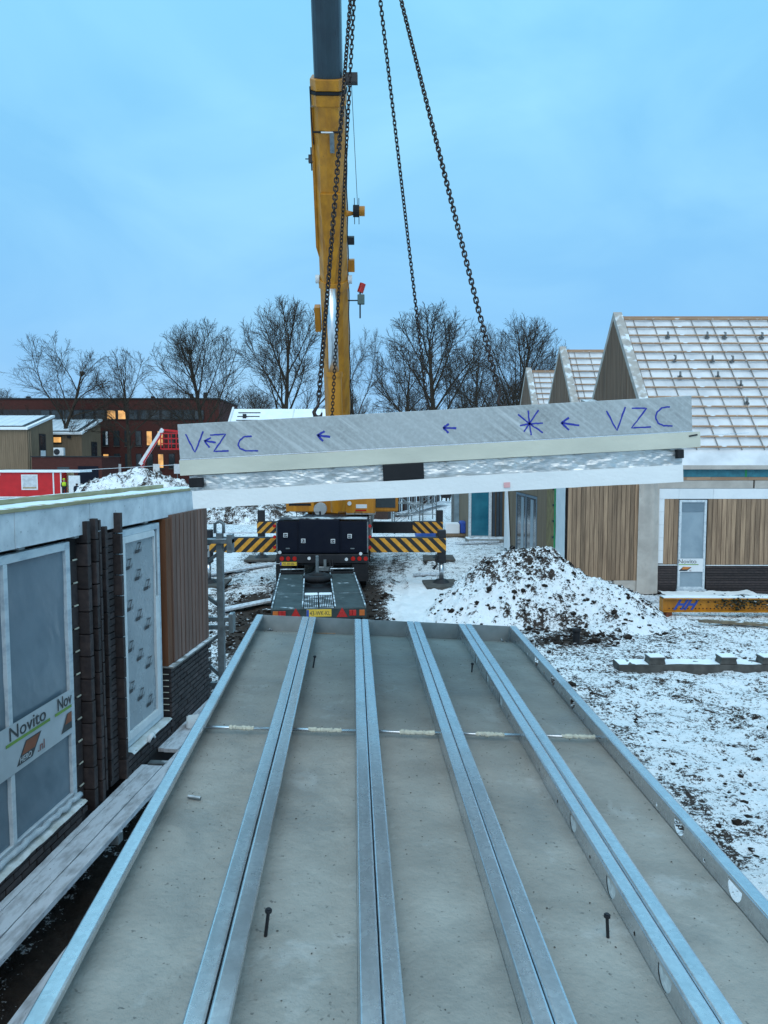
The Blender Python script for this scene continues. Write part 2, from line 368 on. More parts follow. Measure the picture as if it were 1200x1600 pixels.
green_t = mat('green_tape', (0.02, 0.30, 0.10), 0.5)
insul = mat('white_insulation', (0.78, 0.79, 0.80), 0.75, 0, (0.68, 0.70, 0.72), scale=2, speck=(9, 0.74, (0.45, 0.46, 0.46)))
fasciam = mat('frosted_fascia', (0.72, 0.74, 0.76), 0.75, 0, (0.46, 0.49, 0.52), scale=4.2, detail=10, lo=0.38, hi=0.72, speck=(22, 0.66, (0.36, 0.385, 0.40)))
snow_m = mat('snow', (0.85, 0.875, 0.90), 0.8, 0, (0.76, 0.79, 0.82), scale=1.5, bump=0.4, bscale=7, bdist=0.03, spec=0.2)
solar = mat('snowed_solar', (0.70, 0.75, 0.80), 0.5, 0, (0.60, 0.66, 0.72), scale=0.6)
lit = emis('lit_window', (1.0, 0.52, 0.15), 0.85)
winglass = mat('dark_glass', (0.02, 0.028, 0.034), 0.12, 0, (0.03, 0.04, 0.045), scale=0.8, spec=0.7)
barkm = mat('bark', (0.060, 0.047, 0.036), 0.9, 0, (0.038, 0.030, 0.024), scale=3, spec=0.1)
skin_c = mat('skin', (0.5, 0.3, 0.22), 0.6)
cloth_d = mat('dark_jacket', (0.015, 0.017, 0.025), 0.9)
hivis = mat('hi_vis', (0.55, 0.75, 0.03), 0.8)
stone = mat('concrete_block', (0.30, 0.29, 0.27), 0.85, 0, (0.20, 0.19, 0.18), scale=6, snow=(0.56, 5))
stone_dry = mat('bare_concrete', (0.10, 0.094, 0.085), 0.85, 0, (0.055, 0.052, 0.048), scale=5)

def film_mat(name, a, b, rough=0.3, scale=2.0, bs_=0.3):
    m = mat(name, a, rough, 0, b, scale=scale, detail=10, lo=0.3, hi=0.75, bump=bs_, bscale=4, bdist=0.02, spec=0.5, roughvar=0.15)
    return m
pane_frost = film_mat('frosted_pane', (0.12, 0.17, 0.21), (0.19, 0.25, 0.295), 0.2, 1.6, 0.25)
pane_blue = film_mat('blue_film_pane', (0.012, 0.10, 0.16), (0.03, 0.20, 0.27), 0.2, 1.5)
pane_pale = film_mat('pale_film_pane', (0.22, 0.29, 0.34), (0.33, 0.40, 0.45), 0.35, 2.0)
film_print = film_mat('grey_protective_film', (0.26, 0.295, 0.32), (0.315, 0.355, 0.38), 0.28, 1.6, 0.4)

def foil_mat():
    m = bpy.data.materials.new('crumpled_foil'); m.use_nodes = True; nt = m.node_tree; bs = nt.nodes['Principled BSDF']
    bs.inputs['Metallic'].default_value = 0.9; bs.inputs['Roughness'].default_value = 0.36
    tc = N('ShaderNodeTexCoord', nt)
    nt.links.new(ramp(nt, noise(nt, tc.outputs['Object'], 9, 6), [(0.35, (0.60, 0.62, 0.62)), (0.7, (0.34, 0.36, 0.37))]), bs.inputs['Base Color'])
    vo = N('ShaderNodeTexVoronoi', nt); vo.inputs['Scale'].default_value = 38
    mpg = N('ShaderNodeMapping', nt); mpg.inputs['Scale'].default_value = (0.5, 1, 1.3); nt.links.new(tc.outputs['Object'], mpg.inputs[0]); nt.links.new(mpg.outputs[0], vo.inputs['Vector'])
    b = N('ShaderNodeBump', nt); b.inputs['Strength'].default_value = 0.3; b.inputs['Distance'].default_value = 0.009
    h = math_(nt, 'ADD', math_(nt, 'MULTIPLY', vo.outputs['Distance'], 0.5), noise(nt, mpg.outputs[0], 34, 6, 0.65)); nt.links.new(h, b.inputs['Height']); nt.links.new(b.outputs[0], bs.inputs['Normal'])
    return m
foil = foil_mat()

def scraped_mat():
    """galvanised sheet with diagonal scrape marks"""
    m = bpy.data.materials.new('scraped_zinc'); m.use_nodes = True; nt = m.node_tree; bs = nt.nodes['Principled BSDF']
    tc = N('ShaderNodeTexCoord', nt)
    m0 = N('ShaderNodeMapping', nt); m0.inputs['Rotation'].default_value = (0, R(-40), 0); nt.links.new(tc.outputs['Object'], m0.inputs[0])
    mp = N('ShaderNodeMapping', nt); mp.inputs['Scale'].default_value = (1.6, 1, 30); nt.links.new(m0.outputs[0], mp.inputs[0])
    n1 = noise(nt, mp.outputs[0], 1.6, 8, 0.6); n2 = noise(nt, tc.outputs['Object'], 1.3, 3); n3 = noise(nt, tc.outputs['Object'], 60, 4)
    c = ramp(nt, n1, [(0.36, (0.26, 0.275, 0.275)), (0.52, (0.35, 0.37, 0.37)), (0.66, (0.52, 0.54, 0.54))])
    c = mixc(nt, ramp(nt, n2, [(0.40, g3(0)), (0.60, g3(0.75))]), c, (0.40, 0.425, 0.43))
    c = mixc(nt, ramp(nt, n3, [(0.45, g3(0)), (0.7, g3(0.4))]), c, (0.54, 0.58, 0.59))
    nt.links.new(c, bs.inputs['Base Color']); bs.inputs['Metallic'].default_value = 0.25; bs.inputs['Roughness'].default_value = 0.55
    return m
scraped = scraped_mat()

# text as thin mesh
AX_CAM = Matrix(((1, 0, 0), (0, 0, -1), (0, 1, 0)))        # reads from -Y
AX_WALL = Matrix(((0, 0, 1), (1, 0, 0), (0, 1, 0)))        # reads from +X
def text(name, s, size, loc, axes, m, parent, width=None, shear=0.0, extrude=0.001, align='LEFT', spacing=1.0, bold=0.0):
    c = bpy.data.curves.new(name, 'FONT'); c.body = s; c.size = size; c.extrude = extrude; c.shear = shear; c.align_x = align; c.space_character = spacing; c.offset = bold
    t = bpy.data.objects.new('tmp_text', c); col.objects.link(t)
    dg = bpy.context.evaluated_depsgraph_get(); me = bpy.data.meshes.new_from_object(t.evaluated_get(dg))
    bpy.data.objects.remove(t); me.name = name
    sx = 1.0
    if width:
        xs = [v.co.x for v in me.vertices]; sx = width / (max(xs) - min(xs))
    for v in me.vertices: v.co = axes @ Vector((v.co.x * sx, v.co.y, v.co.z))
    me.materials.clear(); me.materials.append(m)
    return link(name, me, parent, loc)

def copy_tree(root, parent=None):
    c = root.copy(); col.objects.link(c)
    if parent: c.parent = parent
    for ch in list(root.children): copy_tree(ch, c)
    return c

# ================================================================ SETTING: ground
def lines(a, b, step, far0, far1, g=1.25):
    core = list(np.arange(a, b + 1e-6, step)); lo = []; hi = []
    p, s = a, step
    while p > far0: s *= g; p -= s; lo.append(p)
    p, s = core[-1], step
    while p < far1: s *= g; p += s; hi.append(p)
    return np.array(lo[::-1] + core + hi)
def gz(x, y):
    x = np.asarray(x, float); y = np.asarray(y, float)
    near = np.clip(1.3 - y / 70.0, 0, 1)
    z = 0.07 * fbm(x, y, 0.45, 3, seed=3) + near * (0.07 * fbm(x, y, 2.1, 4, 0.6, seed=5) + 0.06 * np.abs(fbm(x, y, 6.5, 3, 0.6, seed=9)))
    return z - 0.03
xl = lines(-5.0, 9.6, 0.055, -3000, 3000); yl = lines(3.5, 24.0, 0.06, -300, 4500)
GX, GY = np.meshgrid(xl, yl)
GZ = gz(GX, GY)
def blob(cx, cy, rx, ry, p=1.0): return p * np.exp(-(((GX - cx) / rx) ** 2 + ((GY - cy) / ry) ** 2))
soil = 0.20 * fbm(GX, GY, 1.1, 4, seed=21) + 0.10
soil += blob(-3.0, 17.2, 0.55, 1.9, 1.5) + blob(-0.15, 16.6, 0.35, 1.6, 1.3) + blob(-0.35, 20.5, 0.5, 2.0, 1.2) + blob(-3.6, 20, 0.5, 1.5, 1.0)
soil += blob(-2.2, 6.0, 0.75, 4.0, 1.1) + blob(3.9, 15.9, 0.5, 0.35, 0.9) + blob(2.5, 10.5, 0.8, 3.2, 0.6) + blob(4.2, 15.0, 1.6, 1.2, 0.2) + blob(4.8, 17, 1.5, 1.0, 0.35)
soil -= blob(2.9, 4.0, 1.0, 2.0, 0.6) + blob(0.8, 20, 1.0, 4.0, 0.9)
def rut(x0, y0, x1, y1, wd, dp, so):
    global GZ, soil
    t_ = np.clip((GY - y0) / (y1 - y0), 0, 1); cx = x0 + (x1 - x0) * t_ + 0.10 * np.sin(GY * 0.9 + x0); inside = ((GY > min(y0, y1)) & (GY < max(y0, y1)))
    e_ = np.exp(-((GX - cx) / wd) ** 2) * inside; br = np.exp(-((np.abs(GX - cx) - wd * 1.5) / (wd * 0.5)) ** 2) * inside
    GZ += -dp * e_ * (0.7 + 0.3 * np.sin(GY * 22)) + dp * 0.5 * br; soil += so * (0.6 * br + 0.4 * e_) * (0.5 + fbm(GX, GY, 1.5, 3, seed=33))
rut(0.15, 13, 0.75, 34, 0.16, 0.05, 0.7); rut(1.15, 14, 2.6, 36, 0.15, 0.04, 0.5); rut(-4.4, 13, -5.6, 36, 0.2, 0.06, 0.8); rut(3.1, 8.2, 2.3, 16.5, 0.22, 0.07, 0.8); rut(6.3, 8, 5.2, 13.2, 0.2, 0.04, 0.4)
soil += blob(-1.8, 25.5, 1.3, 5.5, 1.3) + blob(-1.65, 17.5, 0.9, 2.6, 1.2)  # churned mud under crane and trailer, darkened to paint in their contact shadow
GZ -= 0.10 * np.clip(blob(-2.2, 6.0, 0.75, 4.0, 1.0), 0, 1)
for k in range(70):
    fx, fy = (random.uniform(1.6, 7.5), random.uniform(6, 13)) if k < 34 else (random.uniform(-0.2, 1.6), random.uniform(16, 30)); a_ = random.uniform(-0.5, 0.5)
    dx, dy = GX - fx, GY - fy; u_, v_ = dx * math.cos(a_) + dy * math.sin(a_), -dx * math.sin(a_) + dy * math.cos(a_)
    e_ = np.exp(-((u_ / 0.07) ** 4 + (v_ / 0.16) ** 4)); GZ -= 0.035 * e_; soil += 0.25 * e_
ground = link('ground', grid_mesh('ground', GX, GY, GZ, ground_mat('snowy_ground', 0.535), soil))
tag(ground, 'churned building-site ground thinly covered with snow', None, None, 'structure')

# ---- soil heaps
def heap(name, label, cx, cy, rx, ry, h, seed, step=0.05, thr=0.53, group=None, bumps=1.0, lobes=(), steep=0.12):
    xs = np.arange(-rx * 1.35, rx * 1.45, step); ys = np.arange(-ry * 1.45, ry * 1.3, step)
    X, Y = np.meshgrid(xs, ys); top = np.zeros_like(X); wob = 1 + 0.20 * fbm(X, Y, 0.7, 3, seed=seed)
    for (lx, ly, lrx, lry, lh) in ((0, 0, rx, ry, h),) + tuple(lobes):
        rr = np.sqrt(((X - lx) / lrx) ** 2 + ((Y - ly) / lry) ** 2) * wob; pr = np.clip(1 - rr, 0, None)
        top = np.maximum(top, lh * np.where(pr > 0, 1 - (1 - pr) ** 1.6, 0))
    ed = np.clip(top * 4 / h, 0, 1); lump = np.abs(fbm(X, Y, 3.2, 3, 0.6, seed=seed + 4)); fine = np.abs(fbm(X, Y, 9, 3, 0.65, seed=seed + 5))
    Z = top + ed * bumps * (0.16 * fbm(X, Y, 1.3, 3, seed=seed + 2) + 0.20 * lump + 0.11 * fine) - 0.10
    so = 0.45 * fbm(X, Y, 0.9, 3, seed=seed + 8) + 0.7 * (lump - 0.22) + 0.4 * (fine - 0.2)
    o = link(name, grid_mesh(name, X, Y, Z, ground_mat(name + '_mat', thr, steep, mid=(3.0, 15.0)), so), loc=(cx, cy, 0))
    tag(o, label, 'soil heap', group)
    return (X + cx, Y + cy, Z)
hp = heap('soil_heap', 'big snow-dusted heap of dark soil in front of the timber-clad annex', 3.70, 19.2, 2.7, 2.5, 1.62, 11, 0.042, 0.547, lobes=((0.45, -0.1, 1.9, 1.9, 1.66), (-1.1, -0.5, 1.6, 1.9, 0.95), (1.6, -0.7, 1.9, 2.2, 0.95), (1.9, -2.0, 1.5, 1.2, 0.40)))
heap('soil_heap', 'low churned soil heap behind the crane outrigger, under the hoisted panel', -10.5, 47, 6.5, 3.0, 1.7, 15, 0.14, 0.50)
heap('soil_heap', 'long white snow-covered heap beside the red site cabin', -22.0, 66, 7.0, 4.0, 2.75, 19, 0.14, 0.56, bumps=2.6)

# ---- loose clods
def clods(name, label, pts):
    bm = bmesh.new()
    for (x, y, z, r) in pts:
        res = bmesh.ops.create_icosphere(bm, subdivisions=1, radius=r)
        sx, sy, sz = random.uniform(0.7, 1.4), random.uniform(0.7, 1.4), random.uniform(0.45, 0.9)
        for v in res['verts']:
            k = random.uniform(0.7, 1.25)
            v.co = Vector((v.co.x * sx * k + x, v.co.y * sy * k + y, v.co.z * sz * k + z))
    me = bpy.data.meshes.new(name); bm.to_mesh(me); bm.free(); me.materials.append(soilm)
    return tag(link(name, me), label, None, None, 'stuff')
cp = []
for k in range(620):
    x = random.uniform(1.3, 8.5); y = random.uniform(5.5, 17.5)
    if fbm(np.array([x]), np.array([y]), 0.7, 2, seed=4)[0] < -0.1: continue
    cp.append((x, y, float(gz(x, y)), abs(random.gauss(0, 0.020)) + 0.010))
for cx, cy, sx, sy, n in ((-3.0, 16.8, 0.4, 1.5, 170), (-0.1, 16.4, 0.25, 1.3, 110), (-0.35, 20.5, 0.3, 1.2, 60), (3.9, 15.9, 0.5, 0.4, 70), (2.7, 11, 0.35, 2.2, 150), (4.6, 16.6, 1.0, 0.5, 130), (-3.4, 21.5, 0.5, 1.5, 60)):
    for k in range(n):
        x = random.gauss(cx, sx); y = random.gauss(cy, sy); cp.append((x, y, float(gz(x, y)) + 0.01, abs(random.gauss(0, 0.045)) + 0.012))
HX, HY, HZ = hp
for k in range(1100):
    i = random.randrange(HX.shape[0]); j = random.randrange(HX.shape[1])
    if HZ[i, j] < 0.08: continue
    cp.append((HX[i, j], HY[i, j], HZ[i, j], abs(random.gauss(0, 0.036)) + 0.012))
clods('soil_clods', 'dark soil crumbs lying on the snow', cp)

# ================================================================ NEAR FLOOR PANEL (steel trays on which the photographer stands)
BAY, FW, DEP = 0.5, 0.066, 0.155
DL = 8.6                                     # length, from the far end back past the camera
deck_rot = Matrix(((0.99746326, -0.04309575, 0.05665513), (0.04376618, 0.99898508, -0.01064594), (-0.05613884, 0.01309851, 0.99833705)))
deck = thing('floor_panel', 'long galvanised steel floor panel with concrete trays in the foreground', 'floor panel')
deck.matrix_world = Matrix.Translation((-1.21289793, 6.90608971, CAMZ - 1.48504369)) @ deck_rot.to_4x4()
HOLES = [-1.05, -1.55, -2.05, -3.71, -4.21, -4.71, -6.3, -6.8]
SMALL = [-0.75, -1.3, -1.8, -2.3, -3.1, -3.46, -3.96, -4.46, -5.0]
def channel_mesh(name, L, dep, fw, holes, small, m):
    """C channel along -v; web on +x face at x=fw, flanges towards x=0; rolled top corner"""
    bm = bmesh.new(); t = 0.004; r = 0.010
    holes = [h for h in holes if h > -(L - 0.15)]; small = [h for h in small if h > -(L - 0.15)]
    # web with real cut-outs
    def loop(pts):
        vs = [bm.verts.new((fw, y, z)) for y, z in pts]
        return [bm.edges.new((vs[i], vs[(i + 1) % len(vs)])) for i in range(len(vs))]
    es = loop([(0, -r), (-L, -r), (-L, -dep), (0, -dep)])
    for h in holes:
        pts = [(h - 0.052, -0.020), (h + 0.052, -0.020)] + [(h + 0.052 * math.cos(a), -0.030 - 0.050 * math.sin(a)) for a in np.linspace(0, math.pi, 11)]
        es += loop(pts)
    for h in small: es += loop([(h + 0.009 * math.cos(a), -0.06 + 0.009 * math.sin(a)) for a in np.linspace(0, 2 * math.pi, 7)[:-1]])
    bmesh.ops.triangle_fill(bm, edges=es, use_beauty=True, normal=(1, 0, 0))
    # top: rolled corner, flange and lip
    prof = [(fw, -r)] + [(fw - r + r * math.cos(a), -r + r * math.sin(a)) for a in np.linspace(0.4, math.pi / 2, 4)] + [(0.010, 0.0), (0.003, -0.002), (0.0015, -0.008), (0.0015, -0.024)]
    ys = np.linspace(0, -L, 40); rows = []
    for y in ys: rows.append([bm.verts.new((x, y, z + 0.0012 * math.sin(y * 3.1 + x * 9))) for x, z in prof])
    for a, b in zip(rows[:-1], rows[1:]):
        for k in range(len(prof) - 1): bm.faces.new((a[k], a[k + 1], b[k + 1], b[k]))
    bmesh.ops.recalc_face_normals(bm, faces=bm.faces)
    me = bpy.data.meshes.new(name); bm.to_mesh(me); bm.free(); me.materials.append(m)
    me.polygons.foreach_set('use_smooth', [False] * len(me.polygons)); return me
def mirrored(me):
    q = me.copy(); b_ = bmesh.new(); b_.from_mesh(q)
    for v in b_.verts: v.co.x = -v.co.x
    bmesh.ops.reverse_faces(b_, faces=b_.faces); b_.to_mesh(q); b_.free(); return q
ch_l = mirrored(channel_mesh('channel', DL, DEP, FW, HOLES, SMALL, galv))
pl_l = mirrored(channel_mesh('channel', DL, DEP, FW, [], [], galv))
fillerm = MB().prism([(-0.056, -0.017), (0.056, -0.017)] + [(0.056 * math.cos(a), -0.030 - 0.053 * math.sin(a)) for a in np.linspace(0, math.pi, 9)], -0.0008, 0.0008, lambda a, b, d: (d, a, b)).mesh('hole_filler', mat('hole_filler_pale', (0.80, 0.81, 0.79), 0.55, 0.0, (0.55, 0.56, 0.55), scale=40))
for h_ in HOLES: link('hole_filler', fillerm, deck, (4 * BAY - FW + 0.004, h_, 0))  # added pale plates standing in for the bright concrete seen through the holes
def dep(v): return 0.092 + 0.060 * np.clip((np.asarray(v, float) + 0.55) / 0.55, 0, 1) ** 1.6      # concrete lies this deep below the flanges
for i in range(6):
    for x in ((FW,) if i == 0 else (5 * BAY,) if i == 5 else (i * BAY - 0.0012, i * BAY + FW + 0.0012)):
        link('channel', ch_l if i >= 4 else pl_l, deck, (x, 0, random.uniform(-0.001, 0.001)))
for i in range(5):     # the concrete of each tray and its end plate
    xs = np.linspace(i * BAY + 0.003, (i + 1) * BAY - FW - 0.002, 16); ys = np.concatenate([np.linspace(0, -0.8, 40)[:-1], np.linspace(-0.8, -DL, 170)]); X, Y = np.meshgrid(xs, ys)
    u = (X - xs[0]) / (xs[-1] - xs[0])
    Z = -dep(Y) + 0.0035 * fbm(X, Y, 3.0, 4, seed=30 + i) + 0.006 * (np.abs(u * 2 - 1) ** 6)
    link('concrete_bed', grid_mesh('concrete_bed', X, Y, Z, concrete), deck)
    BX('end_plate', (i * BAY + 0.004, (i + 1) * BAY - FW * 0.9, 0.0005, 0.004, -DEP - 0.05, -0.004), galv_end, deck)
BX('slab', (0.002, 5 * BAY - 0.002, -DL, 0.0, -DEP - 0.11, -DEP - 0.012), slabmat, deck)
mortar = mat('mortar_smear', (0.66, 0.64, 0.52), 0.9, 0, (0.5, 0.48, 0.4), scale=20, bump=0.5, bscale=60)
for i in range(5):     # tie rod, one length per tray, with smeared mortar
    u0 = i * BAY + FW - 0.03; u1 = (i + 1) * BAY - FW; f = lambda u: -2.705 + 0.034 * u
    rd = MB().cyl((u0 - 0.03, f(u0), -0.052), (u1 + 0.03, f(u1), -0.052), 0.0095, n=10).build('tie_rod', galv, deck, smooth=True)
    m0 = u0 + (u1 - u0) * random.uniform(0.28, 0.4); m1 = m0 + (u1 - u0) * random.uniform(0.35, 0.55)
    n = 26; pts = [(m0 + (m1 - m0) * k / n, f(m0) + random.uniform(-0.003, 0.003), -0.050 + random.uniform(-0.002, 0.003)) for k in range(n + 1)]
    MB().tube(pts, [random.uniform(0.009, 0.0165) if 0 < k < n else 0.004 for k in range(n + 1)], 7).build('mortar', mortar, rd)
def bolt(u, v, h, lean, label):
    o = MB(); hx, hy = lean
    o.cyl((0, 0, -0.004), (hx, hy, h), 0.0062, n=8); o.cyl((hx, hy, h), (hx * 1.03, hy, h + 0.009), 0.0125, n=8); o.cyl((hx * 1.03, hy, h + 0.009), (hx * 1.03, hy, h + 0.013), 0.0085, n=8)
    b = o.build('anchor_bolt', dark, None)
    b.matrix_world = deck.matrix_world @ Matrix.Translation((u, v, -float(dep(v)) + 0.003)); tag(b, label, 'bolt', 'bolts standing in the concrete trays')
bolt(0.612, -4.478, 0.085, (0.006, 0), 'dark bolt standing upright in the near left-hand concrete tray')
bolt(1.845, -4.44, 0.075, (-0.010, 0), 'dark bolt with a wide head standing in the near right-hand concrete tray')
bolt(0.612, -1.32, 0.075, (0.008, 0.02), 'small black bolt in the far tray right behind the trailer number plate')
bolt(1.865, -1.26, 0.06, (0.0, 0), 'small black bolt in the far tray close to the fourth pair of rails')
def on_deck(o, u, v, dz=0.0, rz=0.0):
    o.matrix_world = deck.matrix_world @ Matrix.Translation((u, v, -float(dep(v)) + dz)) @ Matrix.Rotation(rz, 4, 'Z'); return o
tag(on_deck(MB().cyl((-0.032, 0, 0), (0.032, 0, 0), 0.0085, n=10).build('steel_offcut', galv_old), 0.11 + 0.05, -3.51, 0.012, -0.25), 'short steel rod offcut lying in the tray beside the edge rail', 'offcut')
tag(on_deck(MB().bar((-0.09, 0, 0), (0.09, 0.012, 0.0), 0.016, 0.006).build('wood_splinter', wood_new), 0.67, -0.12, 0.008, 0.05), 'pale wood splinter at the far end plate', 'splinter')
for q, (u, v) in enumerate(((0.127, -0.05), (2.36, -0.06), (0.15, -0.02), (2.40, -0.09))):
    o = MB(); o.cyl((0, 0, 0), (0, 0, 0.009), 0.014, n=6); o.cyl((0, 0, 0.009), (0.012, 0.02, 0.016), 0.006, n=6)
    tag(on_deck(o.build('loose_nut', galv_old), u, v, 0.002, q), ('larger loose nut in the far corner of the tray beside the left edge rail', 'loose nut in the far corner of the tray beside the perforated edge rail', 'second loose nut touching the far end plate in the left tray', 'second loose nut close to the perforated edge rail')[q], 'nut', 'loose nuts in the tray ' + ('corner left' if u < 1 else 'corner right'))
pb = []
for k in range(420):
    i = random.randrange(5); u = i * BAY + random.uniform(FW + 0.01, BAY - FW - 0.01); v = -random.uniform(0.05, 5.2)
    p = deck.matrix_world @ Vector((u, v, -float(dep(v)) + 0.001)); pb.append((p.x, p.y, p.z, random.uniform(0.0016, 0.0042)))
gr = clods('concrete_grit', 'fine grit scattered over the concrete trays', pb); gr.data.materials[0] = mat('grit', (0.10, 0.095, 0.085), 0.9)

# ---- low trailer carrying the panel
t = thing('panel_trailer', 'flatbed trailer carrying the near floor panel', 'trailer', loc=(0, 0, 0))
tr = deck.matrix_world.copy()
mb = MB(); mb.box(0.15, 2.35, -8.4, -0.4, -0.62, -0.46); o = mb.build('bed', dark, t); o.matrix_local = tr
for u in (0.35, 1.25, 2.15):
    for v in (-0.9, -4.2, -7.6):
        o = BX('bearer', (u - 0.25, u + 0.25, v - 0.06, v + 0.06, -0.46, -DEP - 0.112), stone_dry, t); o.matrix_local = tr
mb = MB(); mb.box(0.8, 1.0, -8.3, -0.6, -1.25, -0.62); mb.box(1.5, 1.7, -8.3, -0.6, -1.25, -0.62); o = mb.build('chassis', dark, t); o.matrix_local = tr
for v in (-5.6, -7.0):
    for u in (0.55, 1.95):
        p = tr @ Vector((u, v, -2.0)); MB().cyl((p.x - 0.2, p.y, 0.5), (p.x + 0.2, p.y, 0.5), 0.5, n=24).build('wheel', black, t)

# ================================================================ HOISTED FLOOR PANEL
hang = thing('hoisted_floor_panel', 'hoisted floor panel with blue VZC marker letters hanging on chains', 'floor panel', loc=(-1.005, 3.6, CAMZ + 0.161), rot=(0, R(-3.18), 0))
HL, HW = 3.5, 2.5
BX('edge_plate', (0, HW, 0, 0.012, -0.169, 0), scraped, hang, bevel=0.002)
MB().box(0.0, HW, -0.004, 0.012, -0.1745, -0.1695).build('plate_flange', galv, hang)
for i in range(6):
    if i < 5: link('channel', channel_mesh('channel_short', HL - 0.02, DEP, FW, HOLES[:6], SMALL, galv) if i == 0 else chs, hang, (i * BAY + (0.001 if i else 0.001), HL, -0.002))
    if i == 0: chs = hang.children[-1].data; chm = chs.copy(); bq = bmesh.new(); bq.from_mesh(chm); [setattr(v.co, 'x', -v.co.x) for v in bq.verts]; bmesh.ops.reverse_faces(bq, faces=bq.faces); bq.to_mesh(chm); bq.free()
    if i > 0: link('channel', chm, hang, (i * BAY - 0.001, HL, -0.002))
# slab: edge slightly uneven
xs = np.linspace(-0.003, HW + 0.035, 120)
def strip(name, xs, top, bot, y0, y1, m, amp=0.0, seed=0, smooth=False, ny=1, bulge=0.0, crumple=0.0):
    n = len(xs); rows = 10
    zt = top + amp * fbm(xs, xs * 0, 3.0, 4, seed=seed); zb = bot + amp * fbm(xs, xs * 0 + 5, 3.0, 4, seed=seed + 1)
    mb = MB(); V = []
    for r_ in range(rows + 1):
        k = r_ / rows
        for i in range(n):
            yy = y0 - bulge * math.sin(math.pi * k)
            if crumple: yy += crumple * float(fbm(np.array([xs[i]]), np.array([k * 0.2 + 3]), 14.0, 3, 0.7, seed=seed + 4)[0])
            V.append((xs[i], yy, zt[i] * (1 - k) + zb[i] * k))
    fs = [(a * n + i, a * n + i + 1, (a + 1) * n + i + 1, (a + 1) * n + i) for a in range(rows) for i in range(n - 1)]
    base = len(V)
    V += [(x, y1, z) for x, z in zip(xs, zt)] + [(x, y1, z) for x, z in zip(xs, zb)]
    fs += [(i, base + i, base + i + 1, i + 1) for i in range(n - 1)]
    fs += [(rows * n + i, rows * n + i + 1, base + n + i + 1, base + n + i) for i in range(n - 1)]
    for e_ in (0, n - 1): fs.append(tuple([a * n + e_ for a in range(rows + 1)] + [base + n + e_, base + e_]))
    fs.append((base, base + n, base + 2 * n - 1, base + n - 1))
    mb.add(V, fs); return mb.build(name, m, hang, smooth=smooth)
strip('slab', xs, -0.175, -0.250, -0.006, HL, slabmat, 0.0015, 40)
strip('foil_insulation', np.linspace(0.035, HW - 0.045, 400), -0.252, -0.332, 0.02, HL - 0.05, foil, 0.003, 43, crumple=0.006)
strip('foam_board', np.linspace(0.05, HW - 0.055, 160), -0.330, -0.413, -0.012, HL - 0.05, eps, 0.0045, 47)
def pad(u0, u1, z0, z1):
    MB().box(u0, u1, -0.014, 0.10, z0, z1).build('rubber_pad', black, hang, bevel=0.004)
pad(0.037, 0.105, -0.310, -0.264); pad(0.985, 1.185, -0.330, -0.252); pad(HW - 0.08, HW - 0.048, -0.300, -0.257)
MB().cyl((HW - 0.02, -0.008, -0.195), (HW + 0.02, -0.008, -0.19), 0.004, n=6).build('wire_loop', dark, hang)
MB().box(1.57, 1.60, -0.0185, -0.013, -0.395, -0.37).build('pink_mark', mat('pink_chalk', (0.75, 0.40, 0.40), 0.8), hang)
# marker writing on the zinc edge plate
def pu(x, y): return ((x - 277) / 322.0, -(y - (663 - 45 * (x - 277) / 805.0)) / 322.0)
def mark(name, strokes, crop, wd=0.0075):
    ox, oy, sc = crop; mb = MB()
    for st in strokes:
        P = [pu(ox + x / sc, oy + y / sc) for x, y in st]
        # resample with slight hand wobble
        Q = []
        for (a, b), (c, d) in zip(P[:-1], P[1:]):
            for k in range(6):
                t_ = k / 6; Q.append((a + (c - a) * t_ + random.gauss(0, 0.0006), b + (d - b) * t_ + random.gauss(0, 0.0006)))
        Q.append(P[-1])
        L = []
        for k, (a, b) in enumerate(Q):
            a0, b0 = Q[max(k - 1, 0)]; a1, b1 = Q[min(k + 1, len(Q) - 1)]
            dx, dy = a1 - a0, b1 - b0; l = math.hypot(dx, dy) or 1; nx, ny = -dy / l, dx / l
            hw = wd / 2 * random.uniform(0.8, 1.15); L += [(a + nx * hw, -0.0012, b + ny * hw), (a - nx * hw, -0.0012, b - ny * hw)]
        mb.add(L, [(2 * k, 2 * k + 1, 2 * k + 3, 2 * k + 2) for k in range(len(Q) - 1)])
    return mb.build(name, inkblue, hang, fixn=False)
c2 = (260, 580, 2.857); c3 = (660, 580, 2.609)
mark('marker_letter', [[(82, 280), (118, 362), (162, 268)]], c2)
mark('marker_letter', [[(192, 285), (262, 280), (203, 358), (270, 355)]], c2)
mark('marker_letter', [[(378, 290), (345, 292), (322, 308), (314, 328), (322, 345), (345, 355), (402, 355)]], c2)
mark('marker_arrow', [[(165, 310), (215, 318)], [(195, 297), (165, 310), (185, 341)]], c2, 0.009)
mark('marker_arrow', [[(672, 285), (728, 293)], [(705, 267), (672, 285), (695, 312)]], c2, 0.011)
mark('marker_arrow', [[(85, 230), (138, 232)], [(108, 214), (85, 230), (105, 251)]], c3, 0.010)
mark('marker_star', [[(392, 175), (437, 213), (490, 250)], [(476, 157), (437, 213), (413, 246)], [(434, 160), (437, 213), (442, 260)], [(397, 222), (437, 213), (492, 211)]], c3)
mark('marker_arrow', [[(567, 210), (640, 220)], [(598, 189), (567, 210), (597, 239)]], c3, 0.010)
mark('marker_letter', [[(752, 160), (793, 241), (830, 145)]], c3)
mark('marker_letter', [[(855, 150), (917, 150), (853, 230), (932, 226)]], c3)
mark('marker_letter', [[(1012, 144), (978, 149), (957, 168), (952, 190), (962, 211), (985, 221), (1020, 222)]], c3)

